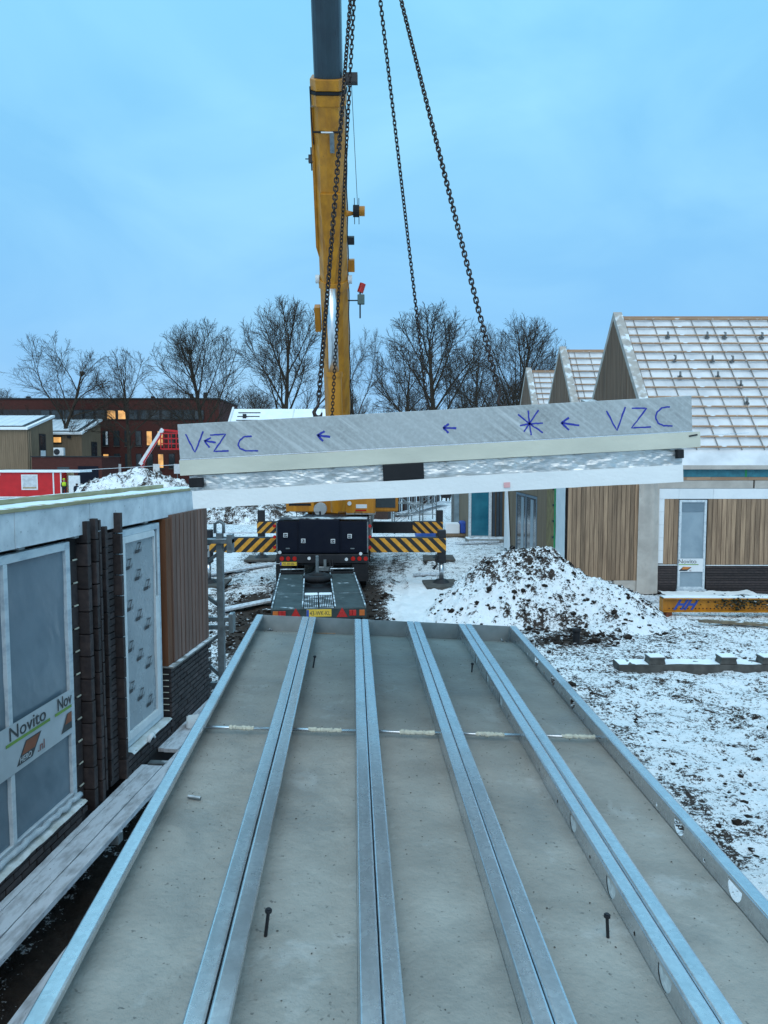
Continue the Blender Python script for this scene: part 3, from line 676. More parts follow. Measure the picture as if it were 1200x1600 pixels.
# ---- chains
hm = Matrix.Translation((-1.005, 3.6, CAMZ + 0.161)) @ Matrix.Rotation(R(-3.18), 4, 'Y')
APEX = Vector((-0.15, 5.35, 8.10))
def link_ring(c, d, side, pitch, r, wid):
    pts = []
    h = pitch / 2 - wid * 0.5 + r * 1.0
    for k in range(12):
        a = 2 * math.pi * k / 12
        cx = math.cos(a) * (wid / 2 - r); cy = math.sin(a) * (wid / 2 - r) + (h if math.sin(a) > 0 else -h)
        pts.append(c + side * cx + d * cy)
    return pts
def chain(label, foot, slack, seed, twist):
    rr = random.Random(seed); root = thing('lifting_chain', label, 'chain', 'chains holding the hoisted panel', loc=foot)
    top = APEX + Vector((foot.x - APEX.x, foot.y - APEX.y, 0)) * 0.02
    L = (top - foot).length; n = int(L / 0.030); mb = MB(); ang = rr.uniform(0, 3)
    def pos(t): return foot.lerp(top, t) + Vector((0, 0, -slack * math.sin(math.pi * t))) - foot
    start = 3
    for k in range(start, n + 1):
        t0 = k / n; c = pos(t0); d = (pos(t0 + 0.003) - pos(t0 - 0.003)).normalized()
        a = d.orthogonal().normalized(); b = d.cross(a); ang += twist + rr.uniform(-0.04, 0.04)
        th = ang + (math.pi / 2 if k % 2 else 0)
        mb.tube(link_ring(c, d, a * math.cos(th) + b * math.sin(th), 0.030 * 1.33, 0.0048, 0.034), 0.0048, 5, closed=True)
    mb.build('links', rust, root, smooth=True, fixn=False)
    # hook at the foot
    d = (top - foot).normalized(); p = Vector((0, 0, 0)); hk = MB()
    e1 = d; e2 = d.cross(Vector((0, 1, 0))).normalized()
    e1 = e1 * 0.6; e2 = e2 * 0.6
    pts = [p + e1 * 0.12, p + e1 * 0.075, p + e1 * 0.05 + e2 * 0.018, p + e1 * 0.012 + e2 * 0.034, p - e1 * 0.025 + e2 * 0.02, p - e1 * 0.035 - e2 * 0.008, p - e1 * 0.018 - e2 * 0.034, p + e1 * 0.012 - e2 * 0.038]
    hk.tube(pts, [0.007, 0.008, 0.009, 0.011, 0.012, 0.010, 0.008, 0.004], 7); hk.build('hook', rust, root, smooth=True)
    mb = MB(); ring = [Vector((0.03 * math.cos(a), 0, 0.03 * math.sin(a) - 0.045)) for a in np.linspace(0, 2 * math.pi, 13)[:-1]]; mb.tube(ring, 0.007, 6, closed=True); mb.build('shackle', rust, root, smooth=True)
def hp_(u, v): return hm @ Vector((u, v, 0.040))
nearR = hp_(0.64 + 1.005, 0.4); nearL = hp_(1.005 - 0.355, 0.4); farR = hp_(1.005 + 0.42, 3.1); farL = hp_(1.005 - 0.475, 3.1)
chain('thick chain running to the hoisted panel behind its blue star, outermost of the four', nearR, 0.0, 1, 0.012)
chain('rusty chain hanging in front of the yellow boom, hooked behind the second arrow', nearL, 0.05, 2, 0.02)
chain('thin chain crossing the bare tree, between the boom and the outermost chain', farR, 0.0, 3, 0.008)
chain('thin chain running down the crane boom past its silver cylinder', farL, 0.03, 4, 0.015)
hb = thing('crane_hook', 'crane hook and ring gathering the four lifting chains', 'hook', loc=APEX)
mb = MB(); mb.tube([(0.11 * math.cos(a), 0, 0.16 * math.sin(a) + 0.12) for a in np.linspace(0, 2 * math.pi, 17)[:-1]], 0.018, 8, closed=True); mb.build('master_ring', dark, hb, smooth=True)
mb = MB(); mb.tube([(0, 0, 0.55), (0, 0, 0.42), (0.10, 0, 0.34), (0.11, 0, 0.27), (0.02, 0, 0.24), (-0.08, 0, 0.29)], [0.04, 0.045, 0.05, 0.05, 0.045, 0.02], 8); mb.build('hook', dark, hb, smooth=True)
MB().box(-0.16, 0.16, -0.1, 0.1, 0.55, 1.1).build('block', yellow, hb, bevel=0.02)
MB().cyl((-0.06, 0, 1.1), (-0.06, 0, 18), 0.011, n=6).cyl((0.06, 0, 1.1), (0.06, 0, 18), 0.011, n=6).build('hoist_rope', dark, hb)

# ================================================================ LEFT HOUSE (brick piers, two windows, timber corner)
LB = thing('brick_house', 'unfinished single-storey house with dark brick piers and film-covered windows', 'house', loc=(-3.06, 5.88, 0), rot=(0, 0, R(-5.46)))
# local axes: +x outwards to the yard, +y along the wall away from the camera, z up
S0, S1 = -5.0, 4.77
ZF0, ZF1, ZP = 3.245, 3.55, 0.50
BX('wall', (-7.0, -0.50, S0, S1 - 0.04, 0, 2.85), brickdk, LB); BX('wall', (-0.50, -0.16, S0, S1 - 0.04, 0, 3.24), brickdk, LB); BX('upstand_wall', (-0.48, -0.105, S0, S1 - 0.05, 3.241, ZF1 - 0.01), brickdk, LB)
# fascia: separate frosted boards
js = [S0, -2.2, 0.16, 1.20, 1.42, 2.70, S1]
for a, b in zip(js[:-1], js[1:]):
    BX('fascia_board', (-0.10, random.uniform(-0.002, 0.002), a + 0.003, b - 0.003, ZF0 + random.uniform(0, 0.006), ZF1 - 0.002), fasciam, LB)
BX('fascia_board', (-6.0, -0.52, S1 - 0.045, S1, 2.7, 3.0), fasciam, LB)
BX('roof_trim', (-0.06, 0.018, S0, S1 + 0.018, ZF1, ZF1 + 0.035), wood_trim, LB, bevel=0.004)
xs = np.linspace(-0.40, -0.062, 14); ys = np.linspace(S0, S1, 300); X, Y = np.meshgrid(xs, ys)
link('roof_snow', grid_mesh('roof_snow', X, Y, ZF1 + 0.028 + 0.012 * fbm(X, Y, 2.2, 4, seed=61), mat('roof_edge_snow', (0.66, 0.80, 0.82), 0.7, 0, (0.80, 0.85, 0.87), scale=3)), LB)
for a, b in ((S0, 0.4), (0.41, 2.6), (2.61, 4.3)):
    BX('roof_upstand', (-0.47, -0.405, a, b, ZF1 - 0.02, ZF1 + 0.075 + random.uniform(-0.006, 0.006)), wood_trim, LB, bevel=0.004)
xs = np.linspace(-7.0, -0.475, 60); ys = np.linspace(S0, S1 - 0.05, 90); X, Y = np.meshgrid(xs, ys)
link('roof', grid_mesh('roof', X, Y, 2.92 + 0.02 * fbm(X, Y, 1.2, 4, seed=63), snow_m), LB)

def window(s0, s1, z0, z1, y_in, fw_, m_frame, parent=LB):
    """frame of four bars in the wall plane; returns the frame group (part)"""
    mb = MB()
    mb.box(y_in - 0.07, y_in, s0, s0 + fw_, z0, z1); mb.box(y_in - 0.07, y_in, s1 - fw_, s1, z0, z1)
    mb.box(y_in - 0.07, y_in, s0 + fw_, s1 - fw_, z1 - fw_, z1); mb.box(y_in - 0.07, y_in, s0 + fw_, s1 - fw_, z0, z0 + fw_)
    return mb.build('window_frame', m_frame, parent, bevel=0.005)
# window 1
w1 = window(-2.5, 1.075, 0.70, 3.205, -0.03, 0.075, frost)
BX('mullion', (-0.097, -0.028, 0.03, 0.085, 0.776, 3.129), frost, w1, bevel=0.004)
BX('mullion', (-0.097, -0.028, -1.20, -1.145, 0.776, 3.129), frost, w1, bevel=0.004)
def wrinkled_pane(s0, s1, z0, z1, x, m, amp, seed, parent):
    ys = np.linspace(s0, s1, 70); zs = np.linspace(z0, z1, 90); Y, Z = np.meshgrid(ys, zs)
    X = x + amp * fbm(Y + 0.4 * Z, Z * 0.45, 3.0, 4, 0.55, seed=seed)
    me = grid_mesh('pane', X, Y, Z, m); return link('pane', me, parent)
for a, b, sd_ in ((0.086, 0.999, 1), (-1.144, 0.029, 2), (-2.424, -1.201, 3)):
    wrinkled_pane(a, b, 0.777, 3.128, -0.062, pane_frost, 0.012, 70 + sd_, w1)
# film band with the supplier's print
band = mat('white_film_band', (0.52, 0.56, 0.585), 0.45, 0, (0.42, 0.465, 0.49), scale=2.5)
ys = np.linspace(-2.4, 0.998, 120); zs = np.linspace(1.375, 1.80, 14); Y, Z = np.meshgrid(ys, zs)
bn = link('film_band', grid_mesh('film_band', -0.022 + 0.0025 * fbm(Y, Z, 2.5, 3, seed=77), Y, Z, band), w1)
dgrey = mat('grey_print', (0.06, 0.07, 0.075), 0.6); lime = mat('lime_print', (0.22, 0.38, 0.08), 0.6); orange = mat('orange_print', (0.30, 0.10, 0.05), 0.6); redgrey = mat('red_grey_print', (0.28, 0.12, 0.11), 0.6)
def logo(s, z, k, parent, x=-0.0175, big=True):
    fn = lambda a, b, d: (x + d, s + a * k, z + b * k)
    MB().prism([(0.02, 0.0), (0.27, 0.0), (0.43, 0.19), (0.17, 0.19)], 0, 0.0006, fn).build('printed_logo', dgrey, parent)
    MB().prism([(0.10, 0.075), (0.31, 0.075), (0.40, 0.18), (0.18, 0.18)], 0.0008, 0.0014, fn).build('printed_logo', orange, parent)
    text('printed_lettering', 'HERO', 0.075 * k, (x + 0.0016, s + 0.06 * k, z + 0.012 * k), AX_WALL, band, parent, width=0.19 * k, shear=0.25)
    text('printed_lettering', '.nl', 0.13 * k, (x + 0.0006, s + 0.36 * k, z + 0.0 * k), AX_WALL, redgrey, parent, width=0.11 * k)
for s in (-1.55, -0.75, 0.02, 0.815):
    wd = 0.60 if s < 0.7 else None
    if s < 0.7:
        text('printed_lettering', 'Novito', 0.165, (-0.0175, s - 0.02, 1.668), AX_WALL, dgrey, bn, width=0.54)
        BX('printed_line', (-0.0185, -0.0175, s - 0.06, s + 0.60, 1.628, 1.655), lime, bn); logo(s + 0.06, 1.42, 0.92, bn)
    else:
        text('printed_lettering', 'Nov', 0.165, (-0.0175, s - 0.07, 1.668), AX_WALL, dgrey, bn, width=0.245)
        BX('printed_line', (-0.0185, -0.0175, s - 0.11, 0.995, 1.628, 1.655), lime, bn)
        fn = lambda a, b, d: (-0.0175 + d, 0.80 + a, 1.43 + b)
        MB().prism([(0.0, 0.0), (0.19, 0.0), (0.19, 0.16), (0.11, 0.16)], 0, 0.0006, fn).build('printed_logo', dgrey, bn)
        MB().prism([(0.07, 0.065), (0.19, 0.065), (0.19, 0.155), (0.12, 0.155)], 0.0008, 0.0014, fn).build('printed_logo', orange, bn)
# folded film along the bottom of window 1
mb = MB(); pts = [(0.005 + 0.012 * random.random(), s, 0.735 + 0.02 * random.random()) for s in np.linspace(-2.5, 1.05, 60)]; mb.tube(pts, [random.uniform(0.02, 0.034) for _ in pts], 7)
mb.build('film_roll', mat('bunched_film', (0.55, 0.60, 0.63), 0.35, 0, (0.40, 0.46, 0.50), scale=12, bump=0.6, bscale=30), LB, smooth=True)
# window 2
w2 = window(2.10, 3.215, 0.735, 3.20, -0.03, 0.075, frost)
MB().box(-0.075, -0.018, 2.176, 2.235, 0.811, 3.124).box(-0.075, -0.018, 3.03, 3.139, 0.811, 2.30).box(-0.075, -0.018, 2.236, 3.029, 3.05, 3.124).box(-0.075, -0.018, 2.236, 3.029, 0.811, 0.90).box(-0.075, -0.018, 3.03, 3.045, 2.302, 3.05).build('sash', white, w2, bevel=0.004)
BX('reveal', (-0.08, -0.055, 3.046, 3.14, 2.302, 3.123), navy, w2); BX('blue_tape', (-0.054, -0.045, 3.07, 3.11, 2.31, 3.10), frost, w2)
wrinkled_pane(2.236, 3.029, 0.90, 3.05, -0.045, film_print, 0.012, 81, w2)
pm = MB()
def pmk():
    fn = lambda a, b, d: (d, a, b); m_ = MB()
    for q in ([(0.0, 0.0), (0.095, 0.0), (0.115, 0.03), (0.02, 0.03)], [(0.024, 0.034), (0.030, 0.034), (0.066, 0.088), (0.060, 0.088)], [(0.060, 0.083), (0.140, 0.083), (0.146, 0.092), (0.066, 0.092)],
              [(0.083, 0.034), (0.095, 0.034), (0.142, 0.088), (0.130, 0.088)], [(0.118, 0.004), (0.126, 0.004), (0.136, 0.03), (0.128, 0.03)], [(0.136, 0.004), (0.142, 0.004), (0.160, 0.045), (0.153, 0.045)]):
        m_.prism(q, 0, 0.0006, fn)
    return m_.mesh('printed_mark', ink)
pmm = pmk()
for k in range(13):
    z = 2.90 - 0.157 * k; s = (2.74, 2.25, 2.50)[k % 3] if k else 2.52
    if z > 0.92: q_ = link('printed_mark', pmm, w2, (-0.0365, s - 0.005, z)); q_.scale = (1, 1.22, 1.3)
# snowy ledge with crumbs below both windows
for a, b, zt in ((-4.5, 1.07, 0.70), (2.12, 3.24, 0.735)):
    xs = np.linspace(-0.14, 0.075, 10); ys = np.linspace(a, b, int((b - a) * 24)); X, Y = np.meshgrid(xs, ys)
    Z = zt - 0.012 + 0.012 * fbm(X, Y, 7, 4, seed=90); Z[:, -1] -= 0.02
    link('sill_snow', grid_mesh('sill_snow', X, Y, Z, mat('dirty_snow', (0.72, 0.75, 0.76), 0.8, 0, (0.45, 0.46, 0.42), scale=6, detail=9)), LB)
mb = MB(); mb.tube([(0.085, 2.48, 0.70), (0.09, 2.52, 0.745), (0.085, 2.58, 0.75), (0.10, 2.63, 0.70)], [0.02, 0.03, 0.028, 0.015], 8); mb.build('film_scrap', eps, LB, smooth=True)
# bricks: running bond, each brick its own piece
BLn, BH, BT = 0.212, 0.050, 0.09
def brick_mesh(L, H, T, name='brick'):
    mb = MB(); mb.box(-T, 0, 0.006, L - 0.006, 0.006, H - 0.006); me = mb.mesh(name, brickm)
    bm = bmesh.new(); bm.from_mesh(me); bmesh.ops.bevel(bm, geom=list(bm.edges), offset=0.0035, segments=1, affect='EDGES'); bm.to_mesh(me); bm.free(); return me
full = brick_mesh(0.222, 0.0645, BT); half = brick_mesh(0.111, 0.0645, BT)
nb = 0
def bond(s0, s1, z0, z1, x, tooth=False):
    global nb
    zz = z1 - 0.0645; r_ = 0
    while zz > z0 - 0.05:
        s = s0 - (0 if r_ % 2 == 0 else 0.111)
        while s < s1 - 0.03:
            if s < s0 - 0.01: me, st = half, s0
            elif s + 0.222 > s1 + 0.01: me, st = half, s
            else: me, st = full, s
            link('brick', me, LB, (x + random.uniform(-0.004, 0.003), st + random.uniform(-0.002, 0.002), zz + random.uniform(-0.001, 0.001))); nb += 1
            s += 0.222
        zz -= 0.0645; r_ += 1
BX('brick_base', (-0.16, 0.045, S0, 1.07, 0, 0.675), brickdk, LB); BX('brick_base', (-0.16, 0.045, 1.99, S1 - 0.02, 0, 0.70), brickdk, LB); BX('brick_base', (-0.16, 0.035, 3.26, S1 - 0.02, 0.70, 1.33), brickdk, LB)
bond(-0.45, 1.07, 0.45, 0.685, 0.06); bond(2.0, 3.26, 0.45, 0.72, 0.06); bond(3.262, S1, 0.45, 1.345, 0.06)
# teeth in the reveal beside window 2
for k in range(7): BX('mortar_joint', (-0.10, 0.03, 3.252, 3.2605, 0.80 + k * 0.0775, 0.808 + k * 0.0775), mortar, LB)
# fluted brick pier between the windows: columns of stacked bricks standing at different depths
BX('pier_backing', (-0.16, -0.075, 1.08, 2.09, 0.45, 3.30), brickdk, LB)
def column(s0, s1, x, zt, h, off, depth=0.14, zb=0.46):
    me = brick_mesh(s1 - s0, h, depth, 'pier_brick'); z = zt
    first = off if off else h
    z -= first
    if off:
        mt = brick_mesh(s1 - s0, off, depth, 'pier_brick'); link('pier_brick', mt, LB, (x, s0, z))
    while z - h > zb - 0.02:
        z -= h; link('pier_brick', me, LB, (x + random.uniform(-0.003, 0.003), s0 + random.uniform(-0.001, 0.001), z))
column(1.085, 1.255, -0.055, 3.235, 0.225, 0.0, 0.10)
column(1.262, 1.345, 0.045, 3.385, 0.225, 0.225); column(1.405, 1.475, 0.06, 3.40, 0.225, 0.215)
column(1.49, 1.545, 0.055, 3.38, 0.225, 0.12); column(1.346, 1.404, 0.0, 3.24, 0.225, 0.1)
column(1.635, 1.70, 0.045, 3.30, 0.225, 0.225); column(1.701, 1.905, 0.0, 3.29, 0.0715, 0.0); column(1.92, 1.985, 0.075, 3.42, 0.225, 0.225); column(1.99, 2.09, -0.06, 3.2, 0.225, 0.1, 0.08)
for k in range(11):
    BX('mortar_dab', (-0.06, -0.048, 1.17, 1.24, 3.005 - k * 0.225, 3.018 - k * 0.225), mortar, LB)
# timber corner
BX('corner_board', (-0.14, 0.035, 3.245, 3.405, 1.375, 3.24), wood_orange, LB, bevel=0.004)
nbd = 10; s = 3.412; bwid = (S1 - 3.412) / nbd
for k in range(nbd):
    BX('cladding_board', (-0.02, 0.048 + random.uniform(-0.003, 0.003), s + 0.012, s + bwid - 0.012, 1.38, 3.275), wood_grey, LB, bevel=0.003); s += bwid
BX('cladding_backing', (-0.14, 0.012, 3.41, S1 - 0.005, 1.38, 3.24), brickdk, LB)
BX('sill_slab', (-0.10, 0.10, 3.25, S1 + 0.03, 1.348, 1.374), stone, LB, bevel=0.004)
for s in (0.22, 1.12, 2.72): BX('fixing_tab', (-0.05, 0.02, s - 0.04, s + 0.04, ZF0 - 0.012, ZF0 + 0.008), galv_old, LB)

# ---- scaffold planks beside the wall (each lies loose on its bearers)
def wallpt(n, s, z):
    return LB_m @ Vector((n, s, z))
LB_m = Matrix.Translation((-3.06, 5.88, 0)) @ Matrix.Rotation(R(-5.46), 4, 'Z')
def plank(n0, n1, s0, s1, z, label, th=0.045, warp=0.006, seed=1, rotz=0.0):
    ns = max(4, int((s1 - s0) * 12)); nn = 6
    sv = np.linspace(s0, s1, ns); nv = np.linspace(n0, n1, nn); A, B = np.meshgrid(nv, sv)
    T = z + warp * fbm(A, B, 1.3, 3, seed=seed) + 0.004 * fbm(A, B, 9, 3, seed=seed + 1)
    V = [(a, b, t_) for a, b, t_ in zip(A.ravel(), B.ravel(), T.ravel())]; n = len(V)
    V += [(a, b, z - th) for a, b in zip(A.ravel(), B.ravel())]
    F = []
    for i in range(ns - 1):
        for j in range(nn - 1):
            q = (i * nn + j, i * nn + j + 1, (i + 1) * nn + j + 1, (i + 1) * nn + j); F += [q, tuple(n + x for x in q[::-1])]
    bd = [j for j in range(nn)] + [i * nn + nn - 1 for i in range(1, ns)] + [(ns - 1) * nn + j for j in range(nn - 2, -1, -1)] + [i * nn for i in range(ns - 2, 0, -1)]
    F += [(bd[k], n + bd[k], n + bd[(k + 1) % len(bd)], bd[(k + 1) % len(bd)]) for k in range(len(bd))]
    o = MB().add(V, F).build('scaffold_plank', plankm); o.matrix_world = LB_m @ Matrix.Rotation(rotz, 4, 'Z')
    return tag(o, label, 'plank', 'snow-dusted planks beside the brick house')
plank(0.065, 0.135, -5, 2.33, ZP, 'narrow snowy scaffold plank tight against the bricks, near the big window', seed=1)
plank(0.145, 0.318, -5, 2.30, ZP + 0.004, 'wide snowy scaffold plank below the printed window, middle of three', seed=2)
plank(0.330, 0.470, -5, 5.6, ZP - 0.002, 'outermost snowy scaffold plank running under the edge of the floor panel', seed=3)
plank(0.065, 0.135, 2.80, 5.6, ZP, 'narrow snowy scaffold plank beyond the gap, tight against the brick corner', seed=4)
plank(0.145, 0.318, 2.78, 5.6, ZP + 0.004, 'wide snowy scaffold plank beyond the gap, under the white foam block', seed=5)
plank(0.54, 0.74, -1.6, 1.75, 0.10, 'snowy plank lying on the dark ground below the scaffold planks', seed=6, rotz=R(1))
for k, s in enumerate((-3.2, 0.9, 2.52, 4.1)):
    o = MB().box(0.07, 0.48, s - 0.05, s + 0.05, ZP - 0.14, ZP - 0.05).build('plank_bearer', galv_old); o.matrix_world = LB_m
    tag(o, ('steel bearer under the planks, the one nearest the camera' if k == 0 else 'steel bearer under the planks below the brick pier' if k == 1 else 'steel bearer showing in the gap of the planks' if k == 2 else 'steel bearer under the planks by the brick corner'), 'bearer', 'bearers under the planks')
o = MB(); V = []
bm = bmesh.new(); bmesh.ops.create_cube(bm, size=1); bmesh.ops.bevel(bm, geom=list(bm.edges), offset=0.12, segments=2, affect='EDGES')
for v in bm.verts: v.co = Vector((v.co.x * 0.17 + random.gauss(0, 0.004), v.co.y * 0.24 + random.gauss(0, 0.004), v.co.z * 0.12 + random.gauss(0, 0.003)))
me = bpy.data.meshes.new('foam_block'); bm.to_mesh(me); bm.free(); me.materials.append(eps); fb = link('foam_block', me); fb.matrix_world = LB_m @ Matrix.Translation((0.24, 3.52, ZP + 0.07)) @ Matrix.Rotation(0.3, 4, 'Z')
tag(fb, 'white foam block lying on the snowy planks by the brick corner', 'foam block')

# ---- steel scaffold bracket post at the corner
sc = thing('scaffold_bracket', 'galvanised scaffold bracket post standing past the timber-clad corner', 'scaffold', loc=(-2.50, 11.15, 0))
MB().box(-0.05, 0.05, -0.05, 0.05, 0.0, 2.86).build('post', galv_old, sc, bevel=0.006)
MB().box(-0.40, 0.20, -0.09, 0.09, 2.70, 2.77).box(0.12, 0.20, -0.10, 0.10, 2.56, 2.84).build('bracket_arm', galv_old, sc, bevel=0.005)
MB().tube([(-0.06, -0.05, 2.86), (-0.06, -0.05, 3.00), (0.0, -0.05, 3.04), (0.07, -0.05, 3.00), (0.07, -0.05, 2.86)], 0.025, 8).build('lifting_lug', galv_old, sc, smooth=True)
MB().box(-0.30, 0.19, -0.04, 0.04, 1.50, 1.56).box(-0.30, 0.19, -0.04, 0.04, 1.37, 1.43).box(0.13, 0.20, -0.09, 0.09, 1.33, 1.62).build('bracket_arm', galv_old, sc, bevel=0.005)
MB().box(-0.30, 0.1, -0.04, 0.04, 0.44, 0.54).build('bracket_arm', galv_old, sc)
for z0, z1 in ((2.30, 2.56), (1.98, 1.72), (1.04, 1.30), (0.95, 0.62)):
    MB().bar((-0.36, 0, z0), (0.0, 0, z1), 0.05, 0.05).build('brace', galv_old, sc)
BX('number_sign', (-0.37, -0.14, -0.105, -0.098, 2.50, 2.68), white, sc); text('sign_number', '77', 0.12, (-0.265, -0.107, 2.54), AX_CAM, ink, sc, align='LEFT')

# ================================================================ MOBILE CRANE
CX, CY = -1.75, 26.0
cr_ = thing('mobile_crane', 'yellow mobile crane with a dark carrier and striped outriggers', 'crane', loc=(CX, CY, 0))
def L_(p): return Vector((p[0] - CX, p[1] - CY, p[2]))
# carrier
mb = MB(); mb.box(-1.50, 1.28, -4.0, -2.2, 1.13, 2.10); mb.box(-0.80, 0.42, -4.05, -2.2, 1.13, 2.16); o = mb.build('rear_locker', navy, cr_, bevel=0.03)
MB().box(-1.45, 1.25, -2.2, 7.5, 1.25, 1.75).build('carrier_deck', mat('carrier_side', (0.16, 0.17, 0.17), 0.5, 0, (0.10, 0.105, 0.11), scale=2, snow=(0.5, 3)), cr_, bevel=0.03)
MB().box(-1.35, 1.15, -3.9, 7.5, 0.75, 1.25).build('chassis', dark, cr_)
MB().box(1.255, 1.30, -2.1, 7.4, 1.30, 2.02).build('side_rail', mat('grey_guard', (0.20, 0.20, 0.19), 0.5, 0, (0.13, 0.13, 0.13), scale=3, snow=(0.5, 3)), cr_)
MB().box(-1.5, 1.28, -4.02, -3.5, 0.82, 1.10).build('bumper', dark, cr_, bevel=0.02)
MB().box(-0.06, 0.02, -4.12, -4.05, 0.35, 0.95).box(-0.25, 0.22, -4.15, -3.9, 0.62, 0.72).build('tow_hitch', galv_old, cr_)
for y in (-3.1, -1.3, 2.6, 4.3, 6.0):
    for x in (-1.2, 1.0):
        wl = MB().cyl((x - 0.2, y, 0.62), (x + 0.2, y, 0.62), 0.62, n=28).build('wheel', black, cr_); MB().cyl((x - 0.21, y, 0.62), (x + 0.21, y, 0.62), 0.30, n=18).build('rim', dark, wl)
for x in (-1.27, 1.03):
    MB().box(x - 0.24, x + 0.24, -4.0, -3.97, 0.28, 0.80).build('mud_flap', black, cr_)
for x0 in (-1.42, 0.72):
    for k in range(3):
        MB().cyl((x0 + 0.10 + 0.19 * k, -4.045, 0.97), (x0 + 0.10 + 0.19 * k, -4.02, 0.97), 0.065, n=12).build('tail_light', redlens, cr_)
for z in (1.30, 1.62, 1.95):
    for x in (-1.545, 1.325): MB().cyl((x, -4.0, z), (x, -3.93, z), 0.05, n=10).build('marker_light', redlens, cr_)
p = BX('number_plate', (-1.38, -0.87, -4.05, -4.035, 0.76, 0.87), plate_y, cr_); BX('plate_band', (-1.375, -1.33, -4.053, -4.0505, 0.765, 0.865), blue_p, p); text('plate_text', '70-BNB-1', 0.105, (-1.31, -4.0515, 0.777), AX_CAM, ink, p, width=0.42)
for x, z, s in ((-1.20, 1.68, 'G4'), (-0.67, 1.51, 'R3'), (0.22, 1.50, 'G4'), (0.72, 1.65, 'R3')):
    q = BX('badge', (x - 0.065, x + 0.065, -4.072, -4.055, z - 0.065, z + 0.065), white, cr_, bevel=0.012); BX('badge_face', (x - 0.048, x + 0.048, -4.076, -4.0725, z - 0.048, z + 0.048), navy, q); text('badge_text', s, 0.085, (x - 0.042, -4.0775, z - 0.03), AX_CAM, white, q, width=0.084)
for x, z in ((-1.38, 1.16), (1.05, 1.12), (0.62, 0.95), (-0.50, 0.98)): MB().cyl((x, -4.06, z), (x, -4.02, z), 0.05, n=10).build('reflector', white, cr_)
for x in (-0.30, 0.12, 0.20):
    MB().tube([(x, -4.05, 0.95), (x + 0.03, -4.25, 0.75), (x - 0.02, -4.55, 0.62), (x * 0.4 - 0.05, -4.9, 0.72)], 0.018, 6).build('air_hose', black, cr_)
for x0, x1 in ((-1.5, -0.82), (0.44, 1.28)):
    MB().box(x0 + 0.04, x1 - 0.04, -4.012, -4.002, 1.20, 2.04).build('locker_door', navy, cr_, bevel=0.004); MB().box(x0 + 0.30, x0 + 0.42, -4.03, -4.013, 1.26, 1.29).build('door_latch', galv_old, cr_)
MB().box(-0.76, 0.38, -4.062, -4.052, 1.18, 2.10).build('locker_door', navy, cr_, bevel=0.004)
for x in (-1.47, 1.25): MB().box(x - 0.01, x + 0.03, -4.01, -3.99, 1.15, 2.08).build('corner_seal', galv_old, cr_)
MB().box(-1.46, 1.24, -4.03, -3.5, 2.163, 2.185).build('snow_cap', mat('deck_snow', (0.55, 0.58, 0.60), 0.8, 0, (0.06, 0.06, 0.065), scale=3, lo=0.42, hi=0.55), cr_)
for x in (-0.95, -0.45, 0.35, 0.85): MB().tube([(x, -3.3, 2.10), (x, -3.3, 2.32), (x + 0.22, -3.3, 2.32), (x + 0.22, -3.3, 2.10)], 0.015, 6).build('grab_rail', dark, cr_)
# superstructure
MB().cyl((0.1, 0.2, 1.75), (0.1, 0.2, 2.0), 1.1, n=28).build('turntable', dark, cr_)
MB().box(-1.0, 1.15, 0.2, 2.8, 2.0, 3.0).build('superstructure', yellow, cr_, bevel=0.06)
MB().box(-1.2, 1.35, 2.4, 3.6, 2.0, 3.3).build('counterweight', mat('counterweight_grey', (0.10, 0.10, 0.11), 0.5), cr_, bevel=0.05)
bx_ = MB().box(-1.56, -0.62, -1.2, 0.2, 2.18, 2.56).build('tool_box', yellow, cr_, bevel=0.02); BX('slot', (-1.46, -0.72, -1.212, -1.203, 2.38, 2.46), black, bx_)
dr = MB().cyl((-0.40, -1.32, 2.27), (-0.40, -1.05, 2.27), 0.215, n=28).build('hook_sheave', mat('sheave_grey', (0.42, 0.44, 0.45), 0.5), cr_); BX('sheave_slot', (-0.43, -0.37, -1.326, -1.3215, 2.03, 2.2), black, dr)
fr = MB().prism([(0.46, 2.12), (1.46, 2.12), (1.46, 2.66), (0.46, 2.66)], -1.1, -0.2, lambda a, b, d: (a, d, b)).build('winch_guard', yellow, cr_, bevel=0.02)
BX('warning_plate', (0.80, 1.17, -1.112, -1.103, 2.29, 2.42), white, fr); MB().cyl((0.58, -1.14, 2.45), (0.58, -1.105, 2.45), 0.07, n=14).build('work_lamp', white, fr); BX('red_lettering', (0.78, 1.15, -1.112, -1.103, 2.19, 2.24), redlens, fr)
MB().box(0.46, 1.46, -1.12, -0.2, 2.07, 2.118).build('ledge', stone, cr_)
cb = MB().prism([(-0.2, 2.1), (1.9, 2.1), (1.9, 3.5), (0.7, 3.7), (-0.2, 2.9)], 1.30, 2.25, lambda a, b, d: (d, a, b)).build('operator_cab', yellow, cr_, bevel=0.05); BX('cab_glass', (1.38, 2.15, -0.225, -0.205, 2.25, 2.8), winglass, cb)
